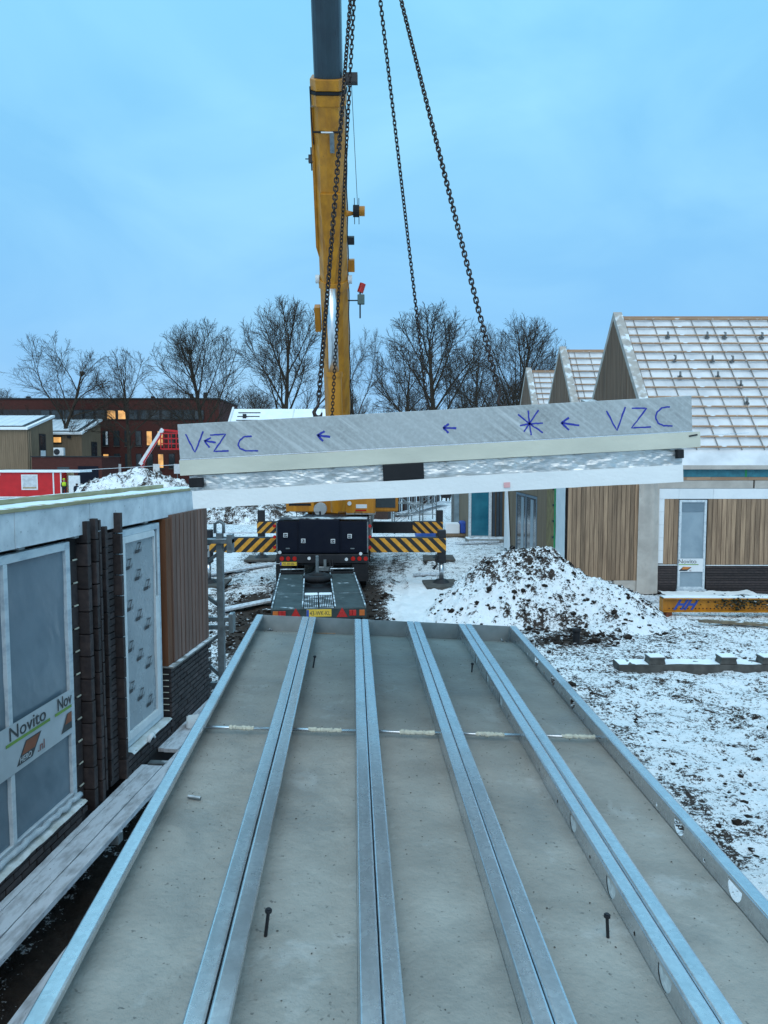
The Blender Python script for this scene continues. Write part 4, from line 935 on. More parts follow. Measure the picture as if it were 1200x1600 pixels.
# boom
B0 = L_((-1.60, 25.70, 5.66)); B1 = L_((-1.48, 20.30, 14.06)); bd_ = (B1 - B0).normalized(); un = Vector((0, bd_.z * -1, bd_.y)).normalized(); ac = bd_.cross(un).normalized()
if ac.x < 0: ac = -ac
def boom_sec(name, t0, t1, prof, m, parent=cr_, smooth=False, bevel=0.0):
    fn = lambda a, b, d: B0 + bd_ * d + ac * a + un * b
    return MB().prism(prof, t0, t1, fn).build(name, m, parent, bevel=bevel)
def prof(w_, h_):
    p_ = [(-w_ / 2, -h_ / 2), (w_ / 2, -h_ / 2), (w_ / 2, h_ * 0.12)]
    for a in np.linspace(0.12, math.pi - 0.12, 9): p_.append((w_ / 2 * math.cos(a), h_ * 0.12 + h_ * 0.38 * math.sin(a)))
    p_.append((-w_ / 2, h_ * 0.12)); return p_
boom_sec('boom_base_section', -3.4, 9.55, [(-0.42, -0.5), (0.42, -0.5), (0.42, 0.18), (0.27, 0.46), (0.07, 0.52), (-0.07, 0.52), (-0.27, 0.46), (-0.42, 0.18)], yellow, bevel=0.02)
boom_sec('boom_collar', 9.35, 9.62, [(-0.47, -0.56), (0.47, -0.56), (0.47, 0.24), (0.30, 0.54), (-0.30, 0.54), (-0.47, 0.24)], yellow, bevel=0.02)
boom_sec('boom_collar', 9.63, 9.70, [(-0.485, -0.57), (0.485, -0.57), (0.485, 0.25), (0.31, 0.555), (-0.31, 0.555), (-0.485, 0.25)], black)
boom_sec('boom_collar', 9.71, 9.98, [(-0.47, -0.56), (0.47, -0.56), (0.47, 0.24), (0.30, 0.54), (-0.30, 0.54), (-0.47, 0.24)], yellow, bevel=0.02)
boom_sec('boom_telescope', 9.6, 24.0, prof(0.74, 0.86), boomgrey)
# stiffening plates and collar over the cylinder eye
fn = lambda a, b, d: B0 + bd_ * b + ac * a + un * d
MB().prism([(-0.30, 7.2), (0.30, 7.2), (0.26, 6.2), (0.05, 4.6), (-0.05, 4.6), (-0.26, 6.2)], 0.47, 0.585, fn).build('boom_stiffener', yellow, cr_, bevel=0.02)
MB().prism([(-0.50, 5.6), (-0.42, 5.3), (-0.42, 9.3), (-0.50, 9.3)], -0.3, 0.2, fn).build('boom_side_plate', yellow, cr_, bevel=0.01)
boom_sec('cylinder_collar', 4.35, 4.62, [(-0.46, -0.3), (0.46, -0.3), (0.46, 0.2), (0.29, 0.50), (0.08, 0.60), (-0.08, 0.60), (-0.29, 0.50), (-0.46, 0.2)], yellow, bevel=0.02)
for sgn in (-1, 1): MB().cyl(B0 + bd_ * 4.6 + ac * (0.44 * sgn) + un * 0.1, B0 + bd_ * 4.6 + ac * (0.56 * sgn) + un * 0.1, 0.13, n=14).build('collar_pin', white, cr_)
C0 = L_((-1.50, 24.0, 2.25)); C1 = L_((-1.60, 22.75, 9.10)); Cm = C0.lerp(C1, 0.64)
MB().cyl(C0, Cm, 0.24, n=20).build('cylinder_barrel', yellow, cr_, smooth=False); MB().cyl(Cm, C1, 0.155, n=20).build('cylinder_rod', chrome, cr_, smooth=True); MB().cyl(Cm - (C1 - C0).normalized() * 0.12, Cm + (C1 - C0).normalized() * 0.03, 0.27, n=20).build('cylinder_gland', yellow, cr_)
fn2 = lambda t, a, b: B0 + bd_ * t + ac * a + un * b
MB().bar(fn2(8.75, -0.42, 0.50), fn2(8.75, 0.36, 0.50), 0.05, 0.04).build('pipe_clamp', black, cr_); MB().bar(fn2(8.75, -0.2, 0.54), fn2(8.75, 0.12, 0.54), 0.03, 0.03).build('pipe', white, cr_); MB().bar(fn2(8.75, 0.09, 0.56), fn2(8.25, 0.09, 0.56), 0.12, 0.06).build('sensor', galv_old, cr_)
MB().box(-0.08, 0.08, -0.06, 0.06, -0.1, 0.1).build('anemometer', dark, cr_, loc=fn2(8.0, -0.53, 0.1)); MB().cyl(fn2(7.7, -0.53, 0.1), fn2(8.3, -0.53, 0.1), 0.02, n=6).cyl(fn2(8.0, -0.7, 0.1), fn2(8.0, -0.42, 0.1), 0.015, n=6).build('anemometer', dark, cr_)
MB().tube([fn2(9.8, -0.47, 0.3), fn2(9.0, -0.46, 0.32), fn2(8.4, -0.43, 0.3)], 0.018, 6).build('hose', black, cr_)
MB().box(-0.06, 0.28, -0.1, 0.1, -0.12, 0.12).build('bracket', dark, cr_, loc=fn2(9.95, 0.5, 0.0))
# cable reel on its arm, small cable up to the collar
MB().cyl(fn2(6.55, 0.42, 0.1), fn2(6.55, 0.62, 0.1), 0.10, 0.05, n=8).build('reel_arm', yellow, cr_)
rl = MB().cyl(fn2(6.62, 0.62, 0.1), fn2(6.62, 0.80, 0.1), 0.17, n=18).build('cable_reel', black, cr_); MB().cyl(fn2(6.62, 0.80, 0.1), fn2(6.62, 0.96, 0.1), 0.14, n=18).build('reel_motor', yellow, rl)
for a in (0.66, 0.79): MB().bar(fn2(6.25, a, 0.1), fn2(6.98, a, 0.1), 0.02, 0.02).build('reel_guide', dark, rl)
MB().cyl(fn2(6.8, 0.75, 0.1), fn2(9.85, 0.62, 0.1), 0.008, n=5).build('reel_cable', dark, cr_)
MB().tube([fn2(t_, 0.45 + 0.012 * math.sin(t_ * 5), 0.05) for t_ in np.linspace(-1, 9.6, 50)], 0.016, 5).build('hose', black, cr_)
for t_, hh in ((5.75, 0.22), (5.0, 0.36)): MB().box(-0.05, 0.14, -0.08, 0.08, -hh / 2, hh / 2).build('junction_box', yellow if t_ < 5.5 else dark, cr_, loc=fn2(t_, 0.50, 0.0), rot=(R(32), 0, 0))
MB().box(-0.16, 0.02, -0.15, 0.15, -0.40, 0.40).build('side_bracket', yellow, cr_, loc=fn2(3.3, -0.48, 0.0), rot=(R(32), 0, 0))
# warning lamp beside the boom
wl = thing('warning_lamp', None, None, loc=fn2(3.9, 0.82, 0.0), parent=cr_)
MB().cyl((-0.02, 0, 0.25), (0.07, 0, 0.52), 0.10, n=14).build('red_cap', redlens, wl); MB().box(-0.10, 0.12, -0.08, 0.08, -0.12, 0.18).build('lamp_body', mat('lamp_green', (0.10, 0.16, 0.15), 0.5), wl, bevel=0.02); MB().cyl((-0.02, 0, -0.55), (-0.02, 0, 0.25), 0.025, n=6).cyl((-0.40, 0, 0.0), (0, 0, 0.0), 0.02, n=6).build('lamp_rod', dark, wl)
# outriggers
st_r = stripes('stripes_rising', (0.80, 0.36, 0.03), (0.012, 0.012, 0.013), 0.335, 1.0); st_l = stripes('stripes_falling', (0.80, 0.36, 0.03), (0.012, 0.012, 0.013), 0.335, -1.0)
def outrigger(x0, x1, y, m, leg_x, x_s, ztop=1.50, zb=1.06, lift=0.25):
    r_ = thing('outrigger', None, None, loc=(0, y, 0), parent=cr_)
    if abs(x_s - x0) > 0.01: MB().box(min(x0, x_s), max(x0, x_s), -0.16, 0.16, zb, ztop).build('beam', dark, r_)
    MB().box(min(x_s, x1), max(x_s, x1), -0.161, 0.161, zb, ztop).build('striped_beam', m, r_, bevel=0.008)
    MB().box(min(x_s, x1), max(x_s, x1), -0.14, 0.14, ztop + 0.001, ztop + 0.02).build('beam_top', dark, r_)
    MB().box(leg_x - 0.13, leg_x + 0.13, -0.135, 0.135, 0.72, ztop + lift).build('leg', dark, r_, bevel=0.015)
    MB().cyl((leg_x, 0, 0.2), (leg_x, 0, 0.74), 0.075, n=14).build('piston', chrome, r_, smooth=True)
    MB().cyl((leg_x, 0, 0.08), (leg_x, 0, 0.20), 0.30, 0.16, n=14).build('foot', dark, r_)
    return r_
o1 = outrigger(L_((-0.45, 0, 0)).x, L_((1.93, 0, 0)).x, -3.1, st_r, L_((1.80, 0, 0)).x, L_((-0.45, 0, 0)).x)
MB().tube([(3.42, -0.2, 0.95), (3.36, -0.24, 0.82), (3.40, -0.25, 0.7), (3.28, -0.24, 0.55)], [0.05, 0.04, 0.03, 0.05], 7).build('hose', black, o1)
outrigger(L_((-3.2, 0, 0)).x, L_((-5.62, 0, 0)).x, -3.1, st_l, L_((-5.5, 0, 0)).x, L_((-3.2, 0, 0)).x)
outrigger(L_((-0.45, 0, 0)).x, L_((2.30, 0, 0)).x, 2.7, st_r, L_((2.17, 0, 0)).x, L_((1.12, 0, 0)).x, lift=0.45)
outrigger(L_((-3.1, 0, 0)).x, L_((-4.95, 0, 0)).x, 2.7, st_l, L_((-4.8, 0, 0)).x, L_((-3.9, 0, 0)).x, lift=0.45)
def gpad(x, y, w_, l_, label, rz):
    o = MB().box(-w_, w_, -l_, l_, 0.0, 0.075).build('ground_plate', stone_dry, bevel=0.01, loc=(x, y, float(gz(x, y)) * 0 + 0.02), rot=(R(1.5), R(-1), rz)); tag(o, label, 'ground plate', 'plates under the crane outriggers')
gpad(1.78, 22.75, 0.52, 0.62, 'bare concrete plate under the striped outrigger foot beside the big soil heap', R(4)); gpad(2.15, 28.7, 0.6, 0.6, 'concrete plate under the farther outrigger leg', 0.0)
gpad(-5.5, 22.9, 0.6, 0.6, 'concrete plate under the outrigger hidden past the brick house corner', 0.0); gpad(-4.8, 28.7, 0.6, 0.6, 'concrete plate under the short far outrigger by the low soil heap', 0.0)

# ================================================================ BALLAST TRAILER
tr_ = thing('ramp_trailer', 'low grey ramp trailer with yellow number plate behind the crane', 'trailer', loc=(-1.64, 18.1, 0), rot=(0, 0, R(5.6)))
for sg in (-1, 1):
    x0, x1 = (-1.03, -0.34) if sg < 0 else (0.34, 1.03)
    pts = [(-2.33, 0.74), (-0.9, 0.80), (-0.88, 0.80), (2.1, 0.84)]
    rp = MB().prism([(-2.33, 0.66), (2.1, 0.72), (2.1, 0.80), (-2.33, 0.74)], x0, x1, lambda a, b, d: (d, a, b)).build('ramp_plate', deckgreen, tr_, bevel=0.006)
    BX('seam', (x0 + 0.02, x1 - 0.02, -0.72, -0.70, 0.762, 0.7655), galv_old, rp)
    for xx in (x0, x1 - 0.03): MB().bar((xx + 0.015, -2.33, 0.755), (xx + 0.015, 2.1, 0.815), 0.03, 0.04).build('edge_strip', galv_old, rp)
    MB().tube([(x0 + 0.02, 2.12, 0.70), (x0 + 0.02, 2.12, 0.92), (x1 - 0.02, 2.12, 0.92), (x1 - 0.02, 2.12, 0.70)], 0.022, 6).build('end_rail', galv_old, tr_)
    BX('ramp_end', (x0, x1, 2.02, 2.10, 0.60, 0.86), black, tr_)
    BX('mudguard', (min(sg * 1.04, sg * 1.08), max(sg * 1.04, sg * 1.08), -1.5, 1.2, 0.45, 0.76), dark, tr_)
    for y in (-0.75, 0.35): MB().cyl((sg * 0.80, y, 0.34), (sg * 1.03, y, 0.34), 0.34, n=20).build('wheel', black, tr_)
    # light cluster and triangle
    xl_ = sg * 0.80
    BX('lamp', (xl_ - 0.19 if sg < 0 else xl_ + 0.075, xl_ - 0.075 if sg < 0 else xl_ + 0.19, -2.405, -2.375, 0.575, 0.70), amber, tr_, bevel=0.006); BX('lamp', (xl_ - 0.07, xl_ + 0.005, -2.405, -2.375, 0.575, 0.70), redlens, tr_, bevel=0.006); BX('lamp', (xl_ + 0.01 if sg < 0 else xl_ - 0.075 - 0.07, xl_ + 0.085 if sg < 0 else xl_ - 0.075, -2.405, -2.375, 0.575, 0.70), redlens, tr_, bevel=0.006)
    xt = sg * 0.50
    MB().prism([(xt - 0.12, 0.55), (xt + 0.12, 0.55), (xt, 0.76)], -2.40, -2.378, lambda a, b, d: (a, d, b)).build('red_triangle', redlens, tr_)
    # centre grating
    g0, g1 = (-0.325, -0.012) if sg < 0 else (0.012, 0.325)
    gt = MB()
    for k in range(8):
        xx = g0 + 0.02 + (g1 - g0 - 0.04) * k / 7; gt.bar((xx, -2.3, 0.735), (xx, -0.92, 0.755), 0.018, 0.03)
    gt.box(g0, g1, -2.33, -2.28, 0.70, 0.745); gt.box(g0, g1, -0.94, -0.90, 0.72, 0.765); gt.build('grating', galv_old, tr_)
    BX('grating_pan', (g0, g1, -2.3, -0.92, 0.64, 0.70), mat('pan_grey', (0.05, 0.055, 0.055), 0.6), tr_)
    BX('snow_cap', (g0, g1, -0.89, -0.62, 0.70, 0.77), snow_m, tr_, bevel=0.02)
BX('rear_board', (-1.03, 1.03, -2.375, -2.335, 0.52, 0.735), deckgreen, tr_, bevel=0.006)
BX('frame', (-0.8, 0.8, -2.2, 2.0, 0.42, 0.62), dark, tr_)
MB().tube([(0.30 * math.cos(a), 1.35 + 0.30 * math.sin(a), 0.80) for a in np.linspace(0, 2 * math.pi, 25)[:-1]], 0.10, 10, closed=True).build('spare_wheel', black, tr_, smooth=True)
MB().bar((-0.5, 2.0, 0.6), (0.0, 3.3, 0.65), 0.1, 0.1).bar((0.5, 2.0, 0.6), (0.0, 3.3, 0.65), 0.1, 0.1).build('drawbar', dark, tr_)
MB().cyl((0.0, 2.4, 0.6), (0.0, 2.4, 1.25), 0.045, n=10).build('jockey_post', galv_old, tr_)
p = BX('number_plate', (-0.27, 0.27, -2.392, -2.377, 0.565, 0.725), plate_y, tr_, bevel=0.004); BX('plate_band', (-0.268, -0.215, -2.3945, -2.3925, 0.57, 0.72), blue_p, p); text('plate_text', '43-WK-KL', 0.135, (-0.20, -2.394, 0.597), AX_CAM, ink, p, width=0.445)

# ================================================================ GABLED HOUSES ON THE RIGHT
RG, EV = 8.74, 3.76
def clad_front(parent, x0, x1, y, z0, z1, wd, m, name='cladding_board', jit=0.004):
    n = max(1, round((x1 - x0) / wd)); wd = (x1 - x0) / n
    for k in range(n):
        BX(name, (x0 + k * wd + 0.0065, x0 + (k + 1) * wd - 0.0065, y - 0.022 + random.uniform(-jit, jit), y, z0 + random.uniform(0, 0.01), z1), m, parent)
def gable_house(label, yr, xmax, first):
    y0 = yr - 4.2; y1 = yr + 3.9
    h = thing('gabled_house', label, 'house', 'gabled houses with battened roofs', loc=(7.9, yr, 0))
    k = (RG - EV) / 4.4
    sl = lambda y: RG - abs(y) * k
    W_ = xmax - 7.9
    BX('wall', (0.03, W_, -4.15, 3.85, 0, EV + 0.1), brickdk, h)
    # gable clad with upright boards
    mb = MB(); n = 52; a = -4.2; st = 8.1 / n
    for q in range(n):
        ya, yb = a + q * st + 0.012, a + (q + 1) * st - 0.012; za, zb = sl(ya), sl(yb)
        zlo = 3.0; dx = random.uniform(-0.006, 0.006)
        mb.add([(-0.02 + dx, ya, zlo), (-0.02 + dx, yb, zlo), (-0.02 + dx, yb, zb), (-0.02 + dx, ya, za), (0.02, ya, zlo), (0.02, yb, zlo), (0.02, yb, zb), (0.02, ya, za)], [(0, 1, 2, 3), (7, 6, 5, 4), (0, 4, 5, 1), (1, 5, 6, 2), (2, 6, 7, 3), (3, 7, 4, 0)])
    g_ = mb.build('gable_boards', mat('gable_larch', (0.20, 0.122, 0.078), 0.8, 0, (0.12, 0.072, 0.046), scale=1.5, stretch=(5, 5, 0.25)), h); g_['kind'] = 'stuff'
    MB().prism([(-4.2, 3.0), (3.9, 3.0), (3.9, sl(3.9)), (0, RG), (-4.2, sl(4.2))], 0.021, 0.12, lambda p_, q_, d: (d, p_, q_)).build('gable_wall', brickdk, h)
    # verge strips
    vm = mat('verge_board', (0.46, 0.42, 0.38), 0.8, 0, (0.34, 0.30, 0.27), scale=4, snow=(0.45, 3))
    for sg in (-1, 1):
        o = MB(); yE = -4.4 if sg < 0 else 3.9
        o.prism([(0, RG - 0.02), (0, RG + 0.24), (yE, sl(yE) + 0.24), (yE, sl(yE) - 0.02)], -0.03, 0.26, lambda p_, q_, d: (d, p_, q_)); o.build('verge', vm, h)
    # membrane roof slopes (gently quilted)
    for sg in (-1, 1):
        nx, ny = (110 if first else 40), 70; xs = np.linspace(0.26, W_, nx); t_ = np.linspace(0, 1, ny); X, T = np.meshgrid(xs, t_)
        yE = -4.4 if sg < 0 else 3.9; Y = T * yE; Z = RG - np.abs(Y) * k
        sag = 0.02 * np.abs(np.sin(X / 0.62 * math.pi)) + 0.012 * fbm(X, T * 7, 2.5, 3, seed=5)
        link('roof_membrane', grid_mesh('roof_membrane', X, Y, Z - sag, membrane), h)
    sn = Vector((0, -k, 1)).normalized(); sn = Vector((0, -math.sin(math.atan(k)), math.cos(math.atan(k))))
    # battens (15 rows) on counter battens, camera-side slope
    nrow = 15
    mB = MB().bar((0.30, 0, 0), (W_, 0, 0), 0.05, 0.038).mesh('roof_batten', wood_new)
    for q in range(nrow):
        tt = 0.012 + q * 0.0632; y = -4.4 * tt; z = sl(y)
        off = random.uniform(-0.02, 0.02); o = link('roof_batten', mB, h, Vector((off, y, z)) + sn * 0.062 + Vector((0, 0, random.uniform(-0.006, 0.006))), rot=(math.atan(k), 0, random.uniform(-0.0012, 0.0012)))
    mC = MB().bar((0, -0.03, RG - 0.036), (0, -4.0, sl(4.0)), 0.022, 0.03).mesh('counter_batten', mat('taped_counter_batten', (0.34, 0.30, 0.28), 0.8, 0, (0.22, 0.19, 0.17), scale=5, stretch=(1, 0.4, 0.4)))
    for q, x in enumerate([0.36, 0.62] + [0.62 + 0.66 * i for i in range(1, int((W_ - 0.6) / 0.66))]):
        link('counter_batten', mC, h, sn * 0.030 + Vector((x + random.uniform(-0.03, 0.03), 0, 0)))
    MB().bar((0.28, 0, RG + 0.06), (W_, 0, RG + 0.06), 0.06, 0.07).build('ridge_batten', wood_new, h)
    MB().box(0.0, W_, -4.42, -4.38, EV - 0.10, EV + 0.02).build('eaves_board', beige, h)
    return h, sl, sn, k
h1, sl, sn, kk = gable_house('nearest gabled house with wide battened white roof and timber front', 25.7, 16.5, True)
h2, _, _, _ = gable_house('middle gabled house behind the big roof, second of three gables', 33.5, 12.5, False)
h3, _, _, _ = gable_house('farthest gabled house, smallest of the three steep gables', 41.3, 12.0, False)
# roof hooks on the nearest roof
hk = MB(); hk.tube([(0, 0, 0), (0, -0.03, 0.10), (0, 0.02, 0.16), (0, 0.10, 0.15)], [0.03, 0.035, 0.035, 0.02], 6); hk.box(-0.07, 0.07, -0.05, 0.05, -0.02, 0.03); hkm = hk.mesh('roof_hook', mat('hook_grey', (0.20, 0.20, 0.20), 0.5, 0.3))
for px, py in ((727, 175), (912, 175), (993, 177), (1167, 178), (758, 285), (937, 287), (1027, 288), (785, 362), (962, 362), (1070, 403), (1097, 485)):
    X_ = 800 + px / 3; Y_ = 470 + py / 3
    D = Vector((X_ - 600, 1150 * math.cos(PITCH) + (800 - Y_) * math.sin(PITCH), -1150 * math.sin(PITCH) + (800 - Y_) * math.cos(PITCH)))
    el = D.z / D.y     # z-4 = el*Y ; roof: z = RG-(25.7-Y)*k
    Yr = (RG - 25.7 * kk - 4) / (el - kk); xx = D.x / D.y * Yr
    link('roof_hook', hkm, h1, Vector((xx - 7.9, Yr - 25.7, 4 + el * Yr)) + sn * 0.04, rot=(0.5, 0, random.uniform(-0.4, 0.4)))
# front wall of the nearest house (plane y = -4.2 local, i.e. Y = 21.5)
fy = -4.2
xw0, xw1 = 0.72, 1.52
BX('teal_foil', (0.05, 8.5, fy - 0.06, fy, 3.44, 3.70), teal, h1); BX('green_strap', (2.60, 2.66, fy - 0.065, fy - 0.061, 3.44, 3.70), green_t, h1)
for a, b in ((0.05, 0.9), (0.91, 1.62), (1.63, 2.7), (2.71, 4.0), (4.01, 8.5)): BX('wall_plate', (a, b, fy - 0.05, fy, 3.345, 3.435), wood_new, h1)
for a, b in ((0.05, 2.85), (2.90, 8.5)): BX('beige_strip', (a, b, fy - 0.07, fy, 3.11, 3.335), beige, h1)
for a, b in ((0.02, 0.70), (0.705, 1.70), (1.705, 3.7), (3.705, 8.5)): BX('insulation_board', (a, b, fy - 0.06, fy, 2.80, 3.10), insul, h1)
for k_ in range(5): BX('insulation_board', (0.05, 0.29, fy - 0.05, fy, 0.90 + k_ * 0.38, 0.90 + k_ * 0.38 + 0.375), insul, h1)
clad_front(h1, 0.29, 0.71, fy - 0.03, 0.88, 2.795, 0.14, wood_clad); clad_front(h1, 1.56, 5.2, fy - 0.03, 0.86, 2.795, 0.138, wood_clad)
BX('clad_backing', (0.05, 8.5, fy - 0.029, fy + 0.05, 0.05, 2.80), brickdk, h1)
BX('flashing', (0.0, 0.70, fy - 0.08, fy - 0.03, 0.845, 0.865), insul, h1); BX('flashing', (1.55, 8.5, fy - 0.08, fy - 0.03, 0.835, 0.855), insul, h1)
# dark brick plinth in courses
for a, b in ((-0.02, 0.69), (1.56, 6.0)):
    for c_ in range(11):
        BX('brick_course', (a, b, fy - 0.075 + random.uniform(-0.004, 0.004), fy - 0.03, 0.03 + c_ * 0.073, 0.03 + c_ * 0.073 + 0.062), brickm, h1)
wf = MB(); y_ = fy - 0.09
wf.box(xw0, xw0 + 0.07, y_, fy - 0.02, 0.14, 2.77); wf.box(xw1 - 0.07, xw1, y_, fy - 0.02, 0.14, 2.77); wf.box(xw0 + 0.07, xw1 - 0.07, y_, fy - 0.02, 2.70, 2.77); wf.box(xw0 + 0.07, xw1 - 0.07, y_, fy - 0.02, 0.14, 0.21)
wf = wf.build('window_frame', frost, h1, bevel=0.008); BX('sill', (xw0 - 0.03, xw1 + 0.03, y_ - 0.06, fy, 0.095, 0.138), frost, wf)
xs = np.linspace(xw0 + 0.071, xw1 - 0.071, 24); zs = np.linspace(0.211, 2.699, 60); X, Z = np.meshgrid(xs, zs)
link('pane', grid_mesh('pane', X, fy - 0.055 + 0.006 * fbm(X, Z, 3, 3, seed=3), Z, pane_pale), wf)
BX('pane_dark', (xw0 + 0.085, xw1 - 0.085, fy - 0.066, fy - 0.063, 2.42, 2.68), pane_frost, wf)
fbm_ = BX('film_band', (xw0 + 0.02, xw1 - 0.07, y_ - 0.004, y_ - 0.001, 0.66, 1.05), insul, wf); text('printed_lettering', 'Novito', 0.17, (xw0 - 0.0, y_ - 0.006, 0.91), AX_CAM, ink, fbm_, width=0.52); BX('printed_line', (xw0 + 0.02, xw0 + 0.60, y_ - 0.006, y_ - 0.0045, 0.86, 0.885), lime, fbm_)
fn = lambda a, b, d: (xw0 + 0.02 + a, y_ - 0.005 - d, 0.68 + b)
MB().prism([(0.0, 0.0), (0.24, 0.0), (0.38, 0.11), (0.13, 0.13)], 0, 0.0008, fn).build('printed_logo', ink, fbm_); MB().prism([(0.08, 0.05), (0.26, 0.05), (0.37, 0.12), (0.14, 0.125)], 0.001, 0.0018, fn).build('printed_logo', mat('orange_logo', (0.6, 0.2, 0.04), 0.6), fbm_)
text('printed_lettering', 'nl', 0.09, (xw0 + 0.33, y_ - 0.006, 0.67), AX_CAM, redgrey, fbm_)

# ---- timber-clad annex in front of the gables
an = thing('timber_annex', 'single-storey annex with upright timber boards behind the big soil heap', 'annex', loc=(5.3, 21.4, 0))
BX('wall', (0.03, 2.6, 0.05, 11.0, 0, 3.28), brickdk, an); 
clad_front(an, 0.06, 2.14, 0.03, 0.40, 3.30, 0.132, wood_clad)
BX('plinth_membrane', (0.04, 2.2, 0.0, 0.06, 0.05, 0.40), beige, an)
xs = np.linspace(2.10, 2.72, 40); zs = np.linspace(0.02, 3.32, 60); X, Z = np.meshgrid(xs, zs); u = (X - 2.10) / 0.62
link('hanging_membrane', grid_mesh('hanging_membrane', X, -0.03 - 0.10 * np.sin(u * math.pi) ** 2 - 0.05 * np.sin(u * 9 + Z * 0.7) * np.clip(Z / 3.3, 0.2, 1) - 0.02 * fbm(X, Z, 2, 3, seed=8), Z, beige), an)
BX('flat_roof', (-0.03, 2.65, 0.0, 11.1, 3.305, 3.34), snow_m, an)
xs = np.linspace(0.02, 1.30, 24); zs = np.linspace(0.1, 3.3, 30); Y, Z = np.meshgrid(xs, zs)
link('white_foil', grid_mesh('white_foil', -0.012 + 0.012 * fbm(Y, Z, 2.5, 3, seed=18) + 0 * Y, Y, Z, insul), an)
BX('green_tape', (-0.05, -0.02, 1.18, 1.27, 0.1, 3.3), green_t, an)
for y in (1.34, 1.55, 1.76, 1.97, 2.18): BX('stud', (-0.03, 0.03, y, y + 0.19, 0.1, 3.3), mat('yellow_stud', (0.26, 0.20, 0.09), 0.8, 0, (0.18, 0.13, 0.06), scale=4), an)
for k_ in range(6): BX('stud_clamp', (-0.06, -0.031, 1.34, 1.48, 0.5 + 0.5 * k_, 0.56 + 0.5 * k_), dark, an)
for a, b in ((2.45, 3.95), (7.95, 10.9)):
    n = max(2, int((b - a) / 0.15)); w_ = (b - a) / n
    for q in range(n): BX('cladding_board', (-0.02 + random.uniform(-0.003, 0.003), 0.03, a + q * w_ + 0.005, a + (q + 1) * w_ - 0.005, 0.1, 3.3), wood_far, an)
BX('cladding_board', (-0.02, 0.03, 3.95, 7.95, 2.66, 3.3), wood_far, an)
wn = MB()
for y in (3.98, 5.9, 7.85): wn.box(-0.03, 0.03, y - 0.05, y + 0.06, 0.12, 2.64)
wn.box(-0.03, 0.03, 4.04, 7.80, 2.56, 2.64).box(-0.03, 0.03, 4.04, 7.80, 0.12, 0.2); wn = wn.build('window_frame', mat('blue_grey_frame', (0.16, 0.22, 0.28), 0.5), an)
for a, b in ((4.05, 5.84), (5.97, 7.79)): BX('pane', (-0.005, 0.01, a, b, 0.21, 2.55), winglass, wn)
for a in (4.6, 6.4): BX('film_strip', (-0.012, -0.006, a, a + 0.5, 0.3, 2.5), pane_pale, wn)
xs = np.linspace(9.0, 10.1, 14); zs = np.linspace(0.15, 2.9, 24); Y, Z = np.meshgrid(xs, zs)
link('hanging_sheet', grid_mesh('hanging_sheet', -0.10 - 0.06 * np.sin(Y * 9), 9.9 + (Y - 9.9) * (1.15 - Z / 2.9), Z, insul), an)
MB().prism([(-0.9, 0.0), (0.9, 0.32), (0.9, 0.42), (-0.9, 0.08)], -0.5, 0.0, lambda a, b, d: (d + 0.0, a, b)).build('canopy', stone, h1, loc=(-0.03, 1.2, 5.75))

a2 = thing('timber_annex', 'far annex with a tall blue-filmed window beside the yard path', 'annex', loc=(4.15, 36.0, 0))
BX('wall', (0.0, 4.0, 0.05, 8.0, 0, 3.2), wood_far, a2)
wf2 = MB(); wf2.box(0.0, 0.12, -0.06, 0.06, 0.05, 2.75).box(0.98, 1.12, -0.06, 0.06, 0.05, 2.75).box(0.12, 0.98, -0.06, 0.06, 2.63, 2.75).box(0.12, 0.98, -0.06, 0.06, 0.05, 0.17); wf2 = wf2.build('window_frame', frost, a2); BX('pane', (0.12, 0.98, -0.01, 0.02, 0.17, 2.63), pane_blue, wf2)
for x in (1.16, 1.36, 1.52): BX('shutter_panel', (x, x + 0.13, -0.05, 0.045, 0.05, 2.75), mat('slate_panel', (0.05, 0.075, 0.10), 0.5), a2)
BX('roof', (-0.05, 4.05, -0.1, 8.0, 3.21, 3.30), snow_m, a2); BX('step', (-0.2, 2.4, -1.3, -0.15, 0.0, 0.14), stone, a2)
gl = thing('glazed_screen', 'free-standing glazed frame to the side of the blue-filmed window', 'window frame', loc=(3.72, 40.5, 0))
MB().box(0, 0.12, 0, 0.12, 0.1, 2.8).box(0.62, 0.80, 0, 0.12, 0.1, 2.8).box(0.12, 0.62, 0, 0.12, 0.3, 0.45).box(0.12, 0.62, 0, 0.12, 2.65, 2.8).build('frame', galv_old, gl); BX('pane', (0.12, 0.62, 0.05, 0.07, 0.45, 2.65), mat('pale_glass', (0.30, 0.40, 0.46), 0.15), gl)

# ================================================================ SITE CLUTTER
yb = thing('yellow_beam', 'yellow steel beam with blue HH mark lying in the snow before the house', 'steel beam', loc=(7.05, 18.5, 0.0), rot=(0, 0, R(-1)))
MB().box(0, 5.5, -0.012, 0.012, 0.13, 0.43).box(0, 5.5, -0.13, 0.13, 0.10, 0.13).box(0, 5.5, -0.13, 0.13, 0.43, 0.46).build('girder', yellow, yb)
BX('snow_cap', (0.02, 5.5, -0.12, 0.12, 0.461, 0.485), snow_m, yb)
MB().prism([(0, 0.10), (0.02, 0.10), (0.02, 0.46), (0, 0.46)], -0.13, 0.13, lambda a, b, d: (a, d, b)).build('end_plate', yellow, yb)
text('blue_letters', 'HH', 0.36, (0.30, -0.016, 0.155), AX_CAM, blue_p, yb, width=0.66, shear=0.6, bold=0.014)
mb = MB()
for k in range(56): mb.cyl((0.2 + 0.095 * k, -0.0155, 0.175), (0.2 + 0.095 * k, -0.0125, 0.175), 0.018, n=8)
mb.build('bolt_holes', black, yb)
